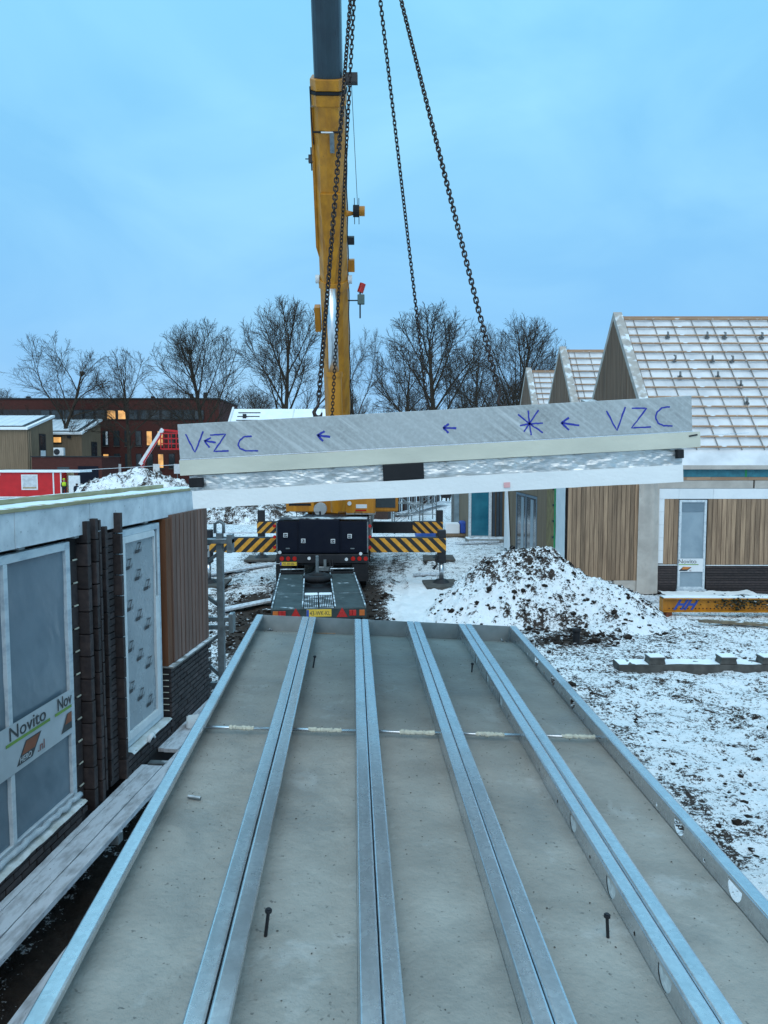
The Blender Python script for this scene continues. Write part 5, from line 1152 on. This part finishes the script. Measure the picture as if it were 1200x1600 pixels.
MB().box(0.10, 0.24, -0.12, 0.12, -0.05, 0.10).build('foot', mat('rusty_orange', (0.25, 0.06, 0.02), 0.8, 0, (0.12, 0.035, 0.015), scale=8), yb); MB().box(4.5, 4.7, -0.12, 0.12, -0.05, 0.10).build('foot', MATS['rusty_orange'], yb)
pts = []
for k in range(420):
    x = random.gauss(9.05, 0.42); pts.append((x, 18.5 + random.uniform(-0.22, 0.1), 0.40 + random.gauss(0, 0.06) - 0.05 * abs(random.gauss(0, 1.2)), random.uniform(0.012, 0.035)))
cl = clods('plant_debris', 'dark tangle of plant debris hanging over the yellow beam', pts); cl.data.materials[0] = mat('dark_leaves', (0.018, 0.022, 0.012), 0.8, 0, (0.03, 0.03, 0.015), scale=20, snow=(0.36, 9))
def timber(p0, p1, w_, h_, m, label, name='timber_length'):
    o = MB().bar(Vector(p0) - Vector(p0), Vector(p1) - Vector(p0), w_, h_).build(name, m, loc=p0); return tag(o, label, 'timber')
timber((7.6, 17.55, 0.07), (9.9, 16.9, 0.06), 0.16, 0.06, mat('wet_timber', (0.22, 0.17, 0.11), 0.8, 0, (0.13, 0.10, 0.07), scale=6, snow=(0.42, 4)), 'weathered timber length lying below the yellow beam')
timber((5.9, 19.7, 0.09), (7.6, 20.3, 0.08), 0.14, 0.06, plankm, 'snowy board on the ground between heap and yellow beam')
timber((6.9, 20.6, 0.06), (9.6, 20.3, 0.10), 0.12, 0.05, plankm, 'snowy board along the dark plinth of the nearest gabled house')
# plastic sheet at the house foot
xs = np.linspace(0, 2.6, 50); ys = np.linspace(0, 0.7, 16); X, Y = np.meshgrid(xs, ys)
sh = link('plastic_sheet', grid_mesh('plastic_sheet', X, Y, 0.10 + 0.12 * np.abs(fbm(X, Y, 2.2, 4, seed=44)), eps), loc=(8.0, 20.55, 0)); tag(sh, 'crumpled white plastic sheet at the foot of the dark plinth', 'plastic sheet')
fs = thing('foundation_strip', 'long snow-topped concrete foundation strip in the yard', 'foundation', loc=(4.42, 13.75, 0))
MB().box(0, 6, -0.16, 0.22, -0.1, 0.115).build('strip', stone_dry, fs, bevel=0.01)
xs = np.linspace(0.01, 6, 120); ys = np.linspace(-0.15, 0.21, 10); X, Y = np.meshgrid(xs, ys); link('snow_layer', grid_mesh('snow_layer', X, Y, 0.120 + 0.012 * fbm(X, Y, 4, 4, seed=51), snow_m), fs)
def fblock(x, label):
    b = thing('concrete_block', label, 'concrete block', 'blocks on the foundation strip', loc=(4.42 + x, 13.72, 0.122), rot=(0, 0, random.uniform(-0.05, 0.05)))
    b.scale = (0.85, 0.85, 0.85)
    MB().prism([(-0.19, 0), (0.19, 0), (0.16, 0.11), (-0.16, 0.11)], -0.15, 0.15, lambda a, c, d: (a, d, c)).build('body', stone_dry, b, bevel=0.008); MB().box(-0.175, 0.175, -0.165, 0.165, 0.111, 0.15).build('cap', stone_dry, b, bevel=0.008); MB().box(-0.165, 0.165, -0.155, 0.155, 0.1515, 0.172).build('snow_cap', snow_m, b, bevel=0.008)
fblock(0.72, 'snow-capped concrete block on the strip, the one nearer the soil heap'); fblock(2.07, 'snow-capped concrete block, middle one of the strip'); fblock(2.85, 'concrete block cut off by the picture edge on the strip')
pp = thing('pipe_stub', 'black plastic pipe stub sticking up out of the snow', 'pipe', loc=(4.12, 15.55, 0))
MB().cyl((0, 0, -0.1), (0.01, 0, 0.34), 0.075, n=20, caps=False).build('pipe', black, pp, smooth=True); MB().cyl((0.009, 0, 0.27), (0.01, 0, 0.33), 0.085, n=20).build('socket', black, pp, smooth=True)

# scaffold tower and unfinished house behind the crane
def scaffold_tower(label, x, y, w_, d_, hgt, rz):
    t_ = thing('scaffold_tower', label, 'scaffold', 'scaffold towers behind the crane', loc=(x, y, 0), rot=(0, 0, rz))
    for sx in (0, w_):
        for sy in (0, d_): MB().cyl((sx, sy, 0), (sx, sy, hgt), 0.035, n=8).build('upright', galv_old, t_)
    for z in (0.4, 1.0, 1.6, 2.2, 2.8):
        if z < hgt:
            for sy in (0, d_): MB().cyl((0, sy, z), (w_, sy, z), 0.028, n=6).build('rung', galv_old, t_)
    for sy in (0, d_): MB().cyl((0, sy, 0.4), (w_, sy, 1.6), 0.022, n=6).build('brace', galv_old, t_); MB().cyl((w_, sy, 1.0), (0, sy, 2.2), 0.022, n=6).build('brace', galv_old, t_)
scaffold_tower('galvanised scaffold tower just past the crane carrier', 0.55, 38.5, 1.5, 1.1, 3.0, 0.1); scaffold_tower('galvanised scaffold tower farther off beside the white wall panels', 1.75, 46.5, 1.6, 1.1, 3.0, 0.15)
uh = thing('unfinished_house', 'unfinished house with dark brick piers and white panels behind the crane', 'house', loc=(0.2, 47.5, 0), rot=(0, 0, R(-16.5)))
brownm = mat('brown_brick_far', (0.06, 0.034, 0.028), 0.85, 0, (0.04, 0.024, 0.02), scale=5)
yy = 0.0
for k in range(8):
    BX('brick_pier', (-0.25, 0.05, yy, yy + 0.75, 0.0, 3.1), brownm, uh); BX('white_panel', (-0.2, -0.02, yy + 0.76, yy + 1.75, 0.0, 3.1), insul, uh); BX('window_frame', (-0.02, 0.0, yy + 1.1, yy + 1.4, 0.3, 2.6), dark, uh); yy += 2.1
BX('wall', (-6, -0.26, 0, 16.8, 0, 3.1), brownm, uh); BX('roof', (-6, 0.15, -0.1, 17, 3.11, 3.3), snow_m, uh)
for k in range(3): BX('base_plank', (0.1 + 0.3 * k, 0.34 + 0.3 * k, 2, 16, 0.25, 0.30), plankm, uh)
wb = thing('wheelbarrow', 'black wheelbarrow standing on the snow at the end of the yard', 'wheelbarrow', loc=(5.55, 66, 0))
MB().prism([(-0.55, 0.9), (0.55, 0.9), (0.4, 0.4), (-0.4, 0.4)], -0.5, 0.5, lambda a, b, d: (a, d, b)).build('tray', dark, wb); MB().cyl((-0.06, -0.6, 0.25), (0.06, -0.6, 0.25), 0.25, n=14).build('wheel', black, wb)
for x in (-0.35, 0.35): MB().tube([(x, -0.6, 0.3), (x, 0.5, 0.5), (x, 0.8, 1.9)], 0.04, 6).build('handle', dark, wb); MB().cyl((x, 0.4, 0.0), (x, 0.4, 0.5), 0.04, n=6).build('leg', dark, wb)
for x in (-0.2, 0.0, 0.2): MB().cyl((x, 0.62, 1.0), (x, 0.8, 1.8), 0.025, n=5).build('bar', dark, wb)
MB().cyl((-0.35, 0.8, 1.85), (0.35, 0.8, 1.85), 0.04, n=6).build('bar', dark, wb)
pl = thing('wrapped_pallet', 'white pallet load with blue wrap behind the outrigger end', 'pallet', loc=(3.1, 37.2, 0))
MB().box(0, 1.1, 0, 0.9, 0.0, 0.14).build('pallet', wood_far, pl); MB().box(0.02, 0.75, 0.02, 0.88, 0.141, 0.62).build('load', insul, pl, bevel=0.03); MB().box(0.78, 1.08, 0.05, 0.85, 0.141, 0.75).build('blue_wrap', blue_p, pl, bevel=0.06); BX('snow_cap', (0.04, 0.72, 0.04, 0.85, 0.622, 0.66), snow_m, pl)
bt = thing('blue_tarp', 'small blue tarpaulin bundle behind the striped outrigger beam', 'tarpaulin', loc=(1.55, 35.5, 0))
MB().tube([(0, 0, 0.2), (0.4, 0.1, 0.34), (0.9, 0.0, 0.30), (1.2, 0.1, 0.15)], [0.15, 0.3, 0.28, 0.1], 9).build('sheet', mat('blue_sheet', (0.03, 0.10, 0.38), 0.5, bump=0.8, bscale=5, bdist=0.05), bt)
for q, (x, y, l_, a) in enumerate(((3.3, 33.8, 1.6, 0.1), (4.0, 34.4, 1.4, -0.15), (1.0, 24.6, 0.9, 0.05), (-6.0, 24.5, 3.0, 0.9), (-4.2, 18.8, 1.7, 0.85))):
    lab = ('snowy board on the path below the blue-filmed window', 'second snowy board on the path below the blue-filmed window', 'small board half sunk in the snow beside the crane', 'long board in the snow past the scaffold post', 'board lying across the snow between scaffold post and trailer')[q]
    timber((x, y, 0.07), (x + l_ * math.cos(a), y + l_ * math.sin(a), 0.09), 0.3, 0.05, plankm, lab, 'board')
# low fence rail of boards before the far heap
timber((-9.5, 36.5, 0.25), (-4.2, 36.5, 0.28), 0.12, 0.08, plankm, 'long snow-topped beam before the low soil heap', 'beam')

# ================================================================ LEFT BACKGROUND
# red site cabin
cbn = thing('site_cabin', 'red site cabin with white trim and one shuttered window', 'cabin', loc=(-37.9, 72.0, 0), rot=(0, 0, R(0)))
CW, CH = 6.35, 2.55
BX('body', (0, CW, 0, 2.6, 0.15, CH), red_p, cbn); BX('roof', (-0.25, CW + 1.9, -0.2, 2.8, CH + 0.01, CH + 0.22), snow_m, cbn)
for x in (0.0, CW - 0.07, CW - 0.80): BX('corner_post', (x - 0.03, x + 0.10, -0.04, -0.005, 0.1, CH), white, cbn)
BX('base_rail', (0, CW, -0.03, -0.005, 0.10, 0.2), white, cbn)
wn = BX('window_frame', (2.45, 4.05, -0.05, -0.005, 0.85, 2.35), white, cbn); BX('shutter', (2.58, 3.92, -0.07, -0.055, 1.15, 2.23), mat('shutter_grey', (0.60, 0.63, 0.66), 0.5), wn); BX('sill_opening', (2.58, 3.92, -0.068, -0.055, 0.98, 1.13), mat('warm_sill', (0.45, 0.33, 0.2), 0.6), wn)
BX('porch_wall', (CW + 0.02, CW + 0.70, 1.2, 1.3, 0.1, CH), mat('cream_interior', (0.62, 0.50, 0.30), 0.7), cbn)
dr_ = BX('door', (CW + 0.75, CW + 1.85, -0.1, -0.03, 0.12, 2.25), white, cbn)
BX('sign', (0.15, 0.40, -0.035, -0.005, 2.25, 2.45), white, cbn)
# people beside the cabin
def person(label, loc, rz, joints, edges, radii, split, m_low, m_up, m_head, hair=None, scale=1.0):
    me = bpy.data.meshes.new('person'); me.from_pydata(joints, edges, []); o = bpy.data.objects.new('tmp_person', me); col.objects.link(o)
    sk = o.modifiers.new('skin', 'SKIN'); ss = o.modifiers.new('sub', 'SUBSURF'); ss.levels = 2; ss.render_levels = 2
    for v, r_ in zip(me.skin_vertices[0].data, radii): v.radius = (r_, r_)
    me.skin_vertices[0].data[0].use_root = True
    bpy.context.view_layer.update(); dg = bpy.context.evaluated_depsgraph_get(); m2 = bpy.data.meshes.new_from_object(o.evaluated_get(dg)); bpy.data.objects.remove(o)
    m2.name = 'person'; m2.materials.clear()
    for m_ in (m_low, m_up, m_head): m2.materials.append(m_)
    for p in m2.polygons:
        z = p.center.z; p.material_index = 2 if z > split[1] else (1 if z > split[0] else 0); p.use_smooth = True
    q = link('person', m2, None, loc, (0, 0, rz)); tag(q, label, 'person'); return q
std = [(0, 0, 0.95), (0, 0.02, 1.2), (0, 0.0, 1.42), (0, -0.01, 1.53), (0, -0.03, 1.66), (0, -0.02, 1.76), (0.19, 0, 1.40), (0.25, -0.03, 1.12), (0.22, -0.20, 0.95), (-0.19, 0, 1.40), (-0.25, -0.03, 1.12), (-0.20, -0.22, 1.0), (0.10, 0, 0.88), (0.12, -0.03, 0.48), (0.12, 0.02, 0.06), (0.13, -0.14, 0.03), (-0.10, 0, 0.88), (-0.12, -0.05, 0.48), (-0.12, 0.0, 0.06), (-0.13, -0.16, 0.03)]
sed = [(0, 1), (1, 2), (2, 3), (3, 4), (4, 5), (2, 6), (6, 7), (7, 8), (2, 9), (9, 10), (10, 11), (0, 12), (12, 13), (13, 14), (14, 15), (0, 16), (16, 17), (17, 18), (18, 19)]
srd = [0.15, 0.16, 0.15, 0.055, 0.10, 0.08, 0.075, 0.055, 0.04, 0.075, 0.055, 0.04, 0.095, 0.065, 0.05, 0.04, 0.095, 0.065, 0.05, 0.04]
p1 = person('standing person in dark trousers and yellow hi-vis vest in the cabin doorway', (-31.25, 71.9, 0.15), 0.3, std, sed, srd, (1.02, 1.50), cloth_d, cloth_d, skin_c)
mb = MB(); mb.tube([(0, 0.01, 1.08), (0, 0.01, 1.25), (0, 0.0, 1.42), (0, 0, 1.47)], [0.20, 0.22, 0.21, 0.12], 12); mb.build('vest', hivis, p1, smooth=True)
mb = MB(); mb.tube([(0, -0.02, 1.70), (0, -0.01, 1.78), (0, 0, 1.84)], [0.125, 0.115, 0.05], 10); mb.build('helmet', hivis, p1, smooth=True)
ben = [(0, 0.25, 0.82), (0, 0.08, 1.02), (0, -0.15, 1.17), (0, -0.25, 1.25), (0, -0.33, 1.33), (0, -0.36, 1.42), (0.2, -0.15, 1.14), (0.26, -0.22, 0.86), (0.2, -0.38, 0.66), (-0.2, -0.15, 1.14), (-0.26, -0.22, 0.86), (-0.2, -0.38, 0.66), (0.12, 0.22, 0.76), (0.14, 0.02, 0.46), (0.13, 0.12, 0.06), (0.13, -0.06, 0.03), (-0.12, 0.22, 0.76), (-0.14, 0.04, 0.46), (-0.13, 0.12, 0.06), (-0.13, -0.06, 0.03)]
srd2 = list(srd); srd2[1] = 0.2; srd2[2] = 0.19
p2 = person('person in a dark jacket bending forward outside the cabin door', (-29.7, 71.0, 0.05), 0.6, ben, sed, srd2, (0.80, 1.26), cloth_d, mat('navy_jacket', (0.02, 0.025, 0.04), 0.9), skin_c)
mb = MB(); mb.tube([(0, -0.31, 1.34), (0, -0.33, 1.42), (0, -0.36, 1.47)], [0.11, 0.12, 0.05], 10); mb.build('hair', black, p2, smooth=True)

# timber-clad houses with mono-pitch snowy solar roofs
def mono_house(label, x1, yf, wx, dep, zf, zb, details):
    h = thing('timber_house', label, 'house', 'timber houses with snowy solar roofs', loc=(x1, yf, 0))
    MB().prism([(0, 0), (dep, 0), (dep, zb), (0, zf)], -wx, 0, lambda a, b, d: (d, a, b)).build('wall', wood_far, h)
    sl_ = (zb - zf) / dep
    MB().prism([(-0.35, zf - 0.35 * sl_ + 0.01), (dep + 0.25, zb + 0.25 * sl_ + 0.01), (dep + 0.25, zb + 0.25 * sl_ + 0.28), (-0.35, zf - 0.35 * sl_ + 0.28)], -wx - 0.2, 0.22, lambda a, b, d: (d, a, b)).build('roof', snow_m, h)
    t_ = 0.29
    MB().prism([(-0.02, zf - 0.02 * sl_ + t_), (dep - 0.1, zb - 0.1 * sl_ + t_), (dep - 0.1, zb - 0.1 * sl_ + t_ + 0.05), (-0.02, zf - 0.02 * sl_ + t_ + 0.05)], -wx + 0.1, -0.25, lambda a, b, d: (d, a, b)).build('roof_edge', dark, h)
    n = 9; w_ = (wx - 1.2) / n
    for k in range(n):
        a0 = -wx + 0.5 + k * w_
        MB().prism([(0.28, zf + 0.28 * sl_ + t_ + 0.06), (dep - 0.55, zb - 0.55 * sl_ + t_ + 0.06), (dep - 0.55, zb - 0.55 * sl_ + t_ + 0.11), (0.28, zf + 0.28 * sl_ + t_ + 0.11)], a0 + 0.03, a0 + w_ - 0.03, lambda a, b, d: (d, a, b)).build('solar_panel', solar, h)
    details(h); return h
def d1(h):
    f = BX('window_frame', (0.01, 0.06, 3.0, 4.75, 3.7, 7.0), dark, h); BX('pane', (0.061, 0.08, 3.2, 4.55, 5.0, 6.8), winglass, f); BX('blind', (0.061, 0.08, 3.2, 4.55, 3.9, 4.9), insul, f)
    for k in range(40): BX('cladding_batten', (-9 + 0.24 * k, -8.93 + 0.24 * k, -0.03, 0.0, 0.3, 7.2), wood_far, h)
def d2(h):
    f = BX('window_frame', (0.01, 0.06, 3.2, 5.2, 3.8, 6.2), dark, h); BX('pane', (0.061, 0.08, 3.4, 5.0, 4.0, 6.0), winglass, f)
    f = BX('window_frame', (-4.05, -2.65, -0.08, -0.005, 5.9, 6.9), dark, h); BX('pane', (-3.75, -2.75, -0.10, -0.085, 6.05, 6.75), lit, f)
    BX('vent', (-1.9, -1.4, -0.2, -0.005, 6.65, 6.95), dark, h)
mono_house('timber-clad house with the larger snowy solar roof, cut off by the picture edge', -43.4, 90, 12, 7.0, 7.45, 9.2, d1)
mono_house('smaller timber-clad house with solar roof and a small lit window', -40.9, 100, 9, 6.8, 7.2, 9.2, d2)
bw = thing('brick_annex', 'low dark red brick annex between the timber houses and the cabin', 'annex', loc=(-41.5, 86.5, 0)); BX('wall', (0.2, 8.4, 0, 6, 0, 4.05), redbrick, bw); BX('coping', (0.1, 8.5, -0.1, 6.1, 4.06, 4.18), dark, bw); BX('garage_opening', (5.6, 8.0, -0.05, -0.005, 0.2, 3.0), navy, bw); BX('window', (3.2, 4.6, -0.05, -0.005, 1.6, 2.9), winglass, bw)
ac_ = thing('air_conditioner', 'white air conditioning unit on the brick annex roof', 'air conditioner', loc=(-39.4, 88.0, 4.18)); BX('casing', (0, 1.2, 0, 0.5, 0.05, 1.0), white, ac_, bevel=0.03); MB().cyl((0.4, -0.02, 0.5), (0.4, 0.01, 0.5), 0.36, n=20).build('fan_grille', dark, ac_); BX('foot', (0.1, 1.1, 0.1, 0.4, 0, 0.05), dark, ac_)
# long brick office building
ob = thing('office_building', 'long dark red brick building with rows of windows, some lit', 'building', loc=(-24.5, 110, 0))
BX('wall', (-75, 0, 0, 14, 0, 12.6), redbrick, ob); BX('parapet', (-75.1, 0.1, -0.12, 14.1, 12.61, 12.8), dark, ob)
BX('window_band', (-40, -3.5, -0.06, -0.005, 9.55, 11.1), mat('dark_band', (0.025, 0.022, 0.024), 0.4), ob)
for k in range(15):
    x = -26.4 + 1.63 * k; m_ = lit if k in (6, 7) else winglass
    fr = BX('window', (x, x + 1.40, -0.14, -0.065, 9.6, 11.05), dark, ob); BX('pane', (x + 0.1, x + 1.30, -0.17, -0.145, 9.7, 10.95), m_, fr)
for k in range(10):
    x = -17.35 + 1.63 * k
    for z0, z1, row in ((5.75, 8.0, 1), (2.4, 4.6, 0)):
        m_ = lit if (row == 1 and k in (4, 5)) or (row == 0 and k in (0, 5)) else winglass
        fr = BX('window', (x, x + 0.90, -0.10, -0.005, z0, z1), dark, ob); BX('pane', (x + 0.08, x + 0.82, -0.13, -0.105, z0 + 0.1, z1 - 0.1), m_, fr); BX('sill', (x - 0.05, x + 0.95, -0.18, -0.005, z0 - 0.12, z0 - 0.02), stone_dry, fr)
        if m_ is winglass and k in (0, 2): BX('blind', (x + 0.5, x + 0.8, -0.136, -0.1305, z0 + 0.15, z1 - 0.15), insul, fr)
for x, hh in ((-5.1, 0.9), (-4.2, 1.4), (-3.0, 1.1), (-11, 0.5), (-30, 0.5)): MB().box(x, x + 0.5, 3, 3.5, 12.8, 12.8 + hh).build('roof_vent', dark, ob)
# red boom lift
bl = thing('boom_lift', 'red boom lift with its white arm raised beside the snow heap', 'boom lift', loc=(-29.2, 86.0, 0))
MB().box(-0.6, 3.2, -0.9, 0.9, 0.5, 1.5).prism([(0.2, 1.5), (2.8, 1.5), (2.2, 2.3), (0.6, 2.3)], -0.8, 0.8, lambda a, b, d: (a, d, b)).build('chassis', red_p, bl, bevel=0.05)
for x in (-0.2, 2.8):
    for y in (-0.9, 0.9): MB().cyl((x, y - 0.15, 0.5), (x, y + 0.15, 0.5), 0.5, n=18).build('wheel', black, bl)
MB().bar((0.6, 0, 1.7), (1.4, 0, 4.3), 0.35, 0.4, up=(0, 1, 0)).build('lower_arm', red_p, bl); MB().bar((0.9, -0.25, 3.2), (3.6, -0.25, 7.3), 0.42, 0.42, up=(0, 1, 0)).build('boom', white, bl); MB().bar((1.3, -0.5, 3.4), (3.4, -0.5, 6.6), 0.12, 0.2, up=(0, 1, 0)).build('boom_ram', red_p, bl)
MB().bar((3.6, -0.2, 7.2), (5.5, -0.2, 7.0), 0.25, 0.3, up=(0, 1, 0)).build('jib', red_p, bl)
mb = MB()
for x in (3.4, 4.3, 5.2, 6.1):
    for y in (-0.6, 0.6): mb.cyl((x, y, 5.0), (x, y, 6.8), 0.07, n=6)
for z in (5.0, 5.6, 6.2, 6.8):
    for y in (-0.6, 0.6): mb.cyl((3.4, y, z), (6.1, y, z), 0.06, n=6)
mb.box(3.4, 6.1, -0.6, 0.6, 4.9, 5.0); mb.build('platform_cage', red_p, bl)
for x, lab in ((-33.2, 'white parking post by the lit doorway, the far one'), (-28.4, 'white parking post nearest the boom lift'), (-25.8, 'white sign post behind the hoisted panel end')):
    s_ = thing('sign_post', lab, 'sign', 'sign posts before the brick building', loc=(x, 92, 0)); MB().cyl((0, 0, 0), (0, 0, 3.2), 0.05, n=8).build('pole', galv_old, s_); BX('board', (-0.4, 0.4, -0.06, -0.02, 2.0, 3.2), white, s_)
# house with white standing-seam roof behind the crane
wr = thing('white_roof_house', 'house with a low white snow roof behind the boom foot', 'house', loc=(-13.0, 60, 0))
BX('wall', (0.3, 9.7, 0.3, 8, 0, 5.2), brownm, wr)
MB().prism([(-0.2, 5.0), (4.2, 8.05), (4.2, 8.2), (-0.2, 5.2)], 0.0, 10.0, lambda a, b, d: (d, a, b)).build('roof', snow_m, wr); MB().prism([(8.6, 5.0), (4.2, 8.05), (4.2, 8.2), (8.6, 5.2)], 0.0, 10.0, lambda a, b, d: (d, a, b)).build('roof', snow_m, wr)
for x in (-0.12, 10.0): MB().prism([(-0.3, 4.95), (4.2, 8.1), (4.2, 8.38), (-0.3, 5.25)], x, x + 0.15, lambda a, b, d: (d, a, b)).build('verge', white, wr)
for k in range(2, 7): MB().prism([(0.6 + 0.5 * k, 5.60 + 0.347 * k), (0.66 + 0.5 * k, 5.64 + 0.347 * k), (0.66 + 0.5 * k, 5.80 + 0.347 * k), (0.6 + 0.5 * k, 5.80 + 0.347 * k)], 0.5, 2.4, lambda a, b, d: (d, a, b)).build('tile_lath', dark, wr)
for x in (5.2, 7.6): MB().prism([(0.2, 5.3), (4.1, 8.0), (4.1, 8.24), (0.2, 5.54)], x, x + 0.06, lambda a, b, d: (d, a, b)).build('roof_seam', white, wr)
MB().prism([(2.9, 7.3), (3.1, 7.4), (3.1, 7.7), (2.9, 7.7)], 1.0, 1.3, lambda a, b, d: (d, a, b)).build('roof_vent', dark, wr)

# ================================================================ BARE TREES
def tree_mesh(seed, H, fork, n1, ang0, ang1, crook=0.05, upw=0.05, rad=0.36, zc=0.60):
    rd = random.Random(seed); trunk = MB(); crown = MB()
    CH = (n1, 11, 9, 7)
    def reach(q, d):      # distance to the rounded crown envelope
        a = Vector((q.x / (rad * H), q.y / (rad * H), (q.z - zc * H) / (0.40 * H))); b = Vector((d.x / (rad * H), d.y / (rad * H), d.z / (0.40 * H)))
        A = b.dot(b); B = 2 * a.dot(b); C = a.dot(a) - 1; D = B * B - 4 * A * C
        return (-B + math.sqrt(D)) / (2 * A) if D > 0 else 0.2 * H
    def branch(p, d, length, r, lvl):
        nseg = (8, 7, 5, 3, 2)[lvl]; pts = [p.copy()]; dirs = []; dd = d.copy()
        for s_ in range(nseg):
            c_ = crook * (1.0 + 0.5 * lvl)
            dd = (dd + Vector((rd.gauss(0, c_), rd.gauss(0, c_), rd.gauss(0, c_) + (upw if lvl else 0)))).normalized()
            dirs.append(dd.copy()); pts.append(pts[-1] + dd * (length / nseg))
        tip = (r * 0.22, r * 0.2, 0.014, 0.010, 0.007)[lvl]
        (trunk if lvl == 0 else crown).tube(pts, [r + (tip - r) * (i / nseg) ** 0.8 for i in range(nseg + 1)], (8, 6, 4, 3, 3)[lvl])
        if lvl >= 4: return
        n = CH[lvl] if lvl == 0 else max(3, int(round(CH[lvl] * min(1.0, length / (H * (1, 0.34, 0.15, 0.065)[lvl])))))
        for c in range(n):
            t_ = (fork + (0.98 - fork) * (c + rd.random() * 0.6) / n) if lvl == 0 else (0.18 + 0.82 * (c + rd.random() * 0.8) / n)
            i = min(int(t_ * nseg), nseg - 1); q = pts[i].lerp(pts[i + 1], min(t_ * nseg - i, 1)); bd = dirs[i]
            o1 = bd.orthogonal().normalized(); o2 = bd.cross(o1)
            if lvl == 0: k_ = (t_ - fork) / (1 - fork); a = c * 2.399 + rd.uniform(-0.3, 0.3); ang = ang0 + (ang1 - ang0) * k_ + rd.uniform(-0.1, 0.1)
            else: a = c * 2.1 + rd.uniform(0, 2); ang = rd.uniform(0.40, 0.80)
            nd = (bd * math.cos(ang) + (o1 * math.cos(a) + o2 * math.sin(a)) * math.sin(ang)).normalized()
            rc = max(reach(q, nd), 0.03 * H)
            ln = rc * rd.uniform(0.84, 0.98) if lvl == 0 else min(length * rd.uniform(0.36, 0.56) * (1.2 - 0.5 * t_), rc * rd.uniform(0.85, 1.08))
            rr = (r * (1 - 0.7 * t_) * 0.50, max(r * 0.34 * (1 - 0.5 * t_), 0.028), 0.019, 0.011)[lvl]
            branch(q, nd, ln, rr, lvl + 1)
    branch(Vector((0, 0, 0)), Vector((0, 0, 1)), H * 0.80, H * 0.021, 0)
    return trunk.mesh('trunk', barkm, True, fixn=False), crown.mesh('crown', barkm, False, fixn=False)
T = [tree_mesh(3, 20, 0.28, 12, 1.30, 0.35, 0.075, 0.02, 0.42, 0.62), tree_mesh(8, 20, 0.22, 16, 0.95, 0.22, 0.03, 0.03, 0.36, 0.58), tree_mesh(14, 20, 0.20, 15, 0.95, 0.22, 0.04, 0.03, 0.32, 0.58), tree_mesh(21, 20, 0.32, 11, 1.15, 0.35, 0.06, 0.03, 0.30, 0.62)]
def tree(label, px, top, d, k, wid=1.0, rz=0.0, group='bare trees behind the building site'):
    X = (px - 600) / 1150 * d; hh = 4 + (715 - top) / 1150 * d
    t_ = thing('bare_tree', label, 'tree', group, loc=(X, d, 0), rot=(0, 0, rz)); s = hh / TH[k]; t_.scale = (s * wid, s * wid, s)
    link('trunk', T[k][0], t_); link('crown', T[k][1], t_); TREES.append(t_)
TREES = []
TH = []
for tm in T:
    zs = np.empty(len(tm[1].vertices) * 3, dtype=np.float32); tm[1].vertices.foreach_get('co', zs); TH.append(float(np.percentile(zs[2::3], 99.9)))
tree('spreading bare tree standing behind the timber houses', 88, 525, 100, 0, 1.05, 0.3)
tree('slender bare tree in front of the brick building, smallest of the row', 205, 545, 96, 3, 0.95, 1.1)
tree('broad fan-shaped bare tree with a dark nest, by the brick building end', 325, 503, 92, 1, 1.0, 2.0)
tree('tallest bare tree, directly beside the crane boom', 447, 468, 90, 2, 0.95, 0.7)
tree('crooked bare tree just on the other side of the boom', 568, 513, 95, 0, 0.62, 2.6)
tree('wide bare tree crossed by the thin lifting chain', 678, 478, 90, 2, 1.15, 3.9)
tree('bare tree with leaning limbs between boom and thin chain', 628, 528, 100, 3, 0.9, 5.2)
tree('dense bare tree next to the gabled houses, crossed by the thick chain', 802, 495, 95, 1, 0.95, 4.4)
tree('bare tree half hidden by the thick lifting chain', 745, 530, 110, 3, 1.0, 0.2)
tree('bare tree closest to the farthest gable', 846, 545, 110, 0, 0.7, 3.0)
FAR = [(392, 605, 150, 1, 'low far bare tree between the fan-shaped tree and the tallest tree'), (548, 612, 155, 1, 'low far bare tree showing just past the boom'), (640, 606, 150, 3, 'low far bare tree below the thin chain, on its boom side'),
       (730, 596, 150, 2, 'low far bare tree between the thin and the thick chain'), (785, 588, 145, 1, 'low far bare tree just past the thick chain'), (828, 590, 145, 3, 'low far bare tree touching the farthest gable'), (15, 608, 150, 1, 'low far bare tree above the larger timber house')]
for q, (px, top, d, k, lab) in enumerate(FAR): tree(lab, px, top, d, k, 1.2, q * 1.3, 'far trees low on the skyline')
# nests: each sits on a real branch of its tree
bpy.context.view_layer.update()
for tn, px, py in ((2, 346, 518), (0, 146, 584)):
    tr0 = TREES[tn]; d = tr0.location.y; want = Vector(((px - 600) / 1150 * d, d, 4 + (715 - py) / 1150 * d)); cm = tr0.children[1]
    co = np.empty(len(cm.data.vertices) * 3, dtype=np.float32); cm.data.vertices.foreach_get('co', co); co = co.reshape(-1, 3)
    mw = np.array(tr0.matrix_world); wco = co @ mw[:3, :3].T + mw[:3, 3]
    i = int(np.argmin(((wco - np.array(want)) * np.array([1, 0.15, 1])).__pow__(2).sum(1))); bm = bmesh.new(); bmesh.ops.create_icosphere(bm, subdivisions=3, radius=0.36)
    for v in bm.verts: v.co = Vector((v.co.x, v.co.y, v.co.z * 0.8)) * random.uniform(0.7, 1.25)
    me = bpy.data.meshes.new('bird_nest'); bm.to_mesh(me); bm.free(); me.materials.append(barkm); tag(link('bird_nest', me, loc=tuple(wco[i])), 'dark bird nest high in the ' + ('broad fan-shaped tree' if px > 300 else 'spreading tree behind the timber houses'), 'nest')
print('bricks', nb, 'objects', len(bpy.data.objects))
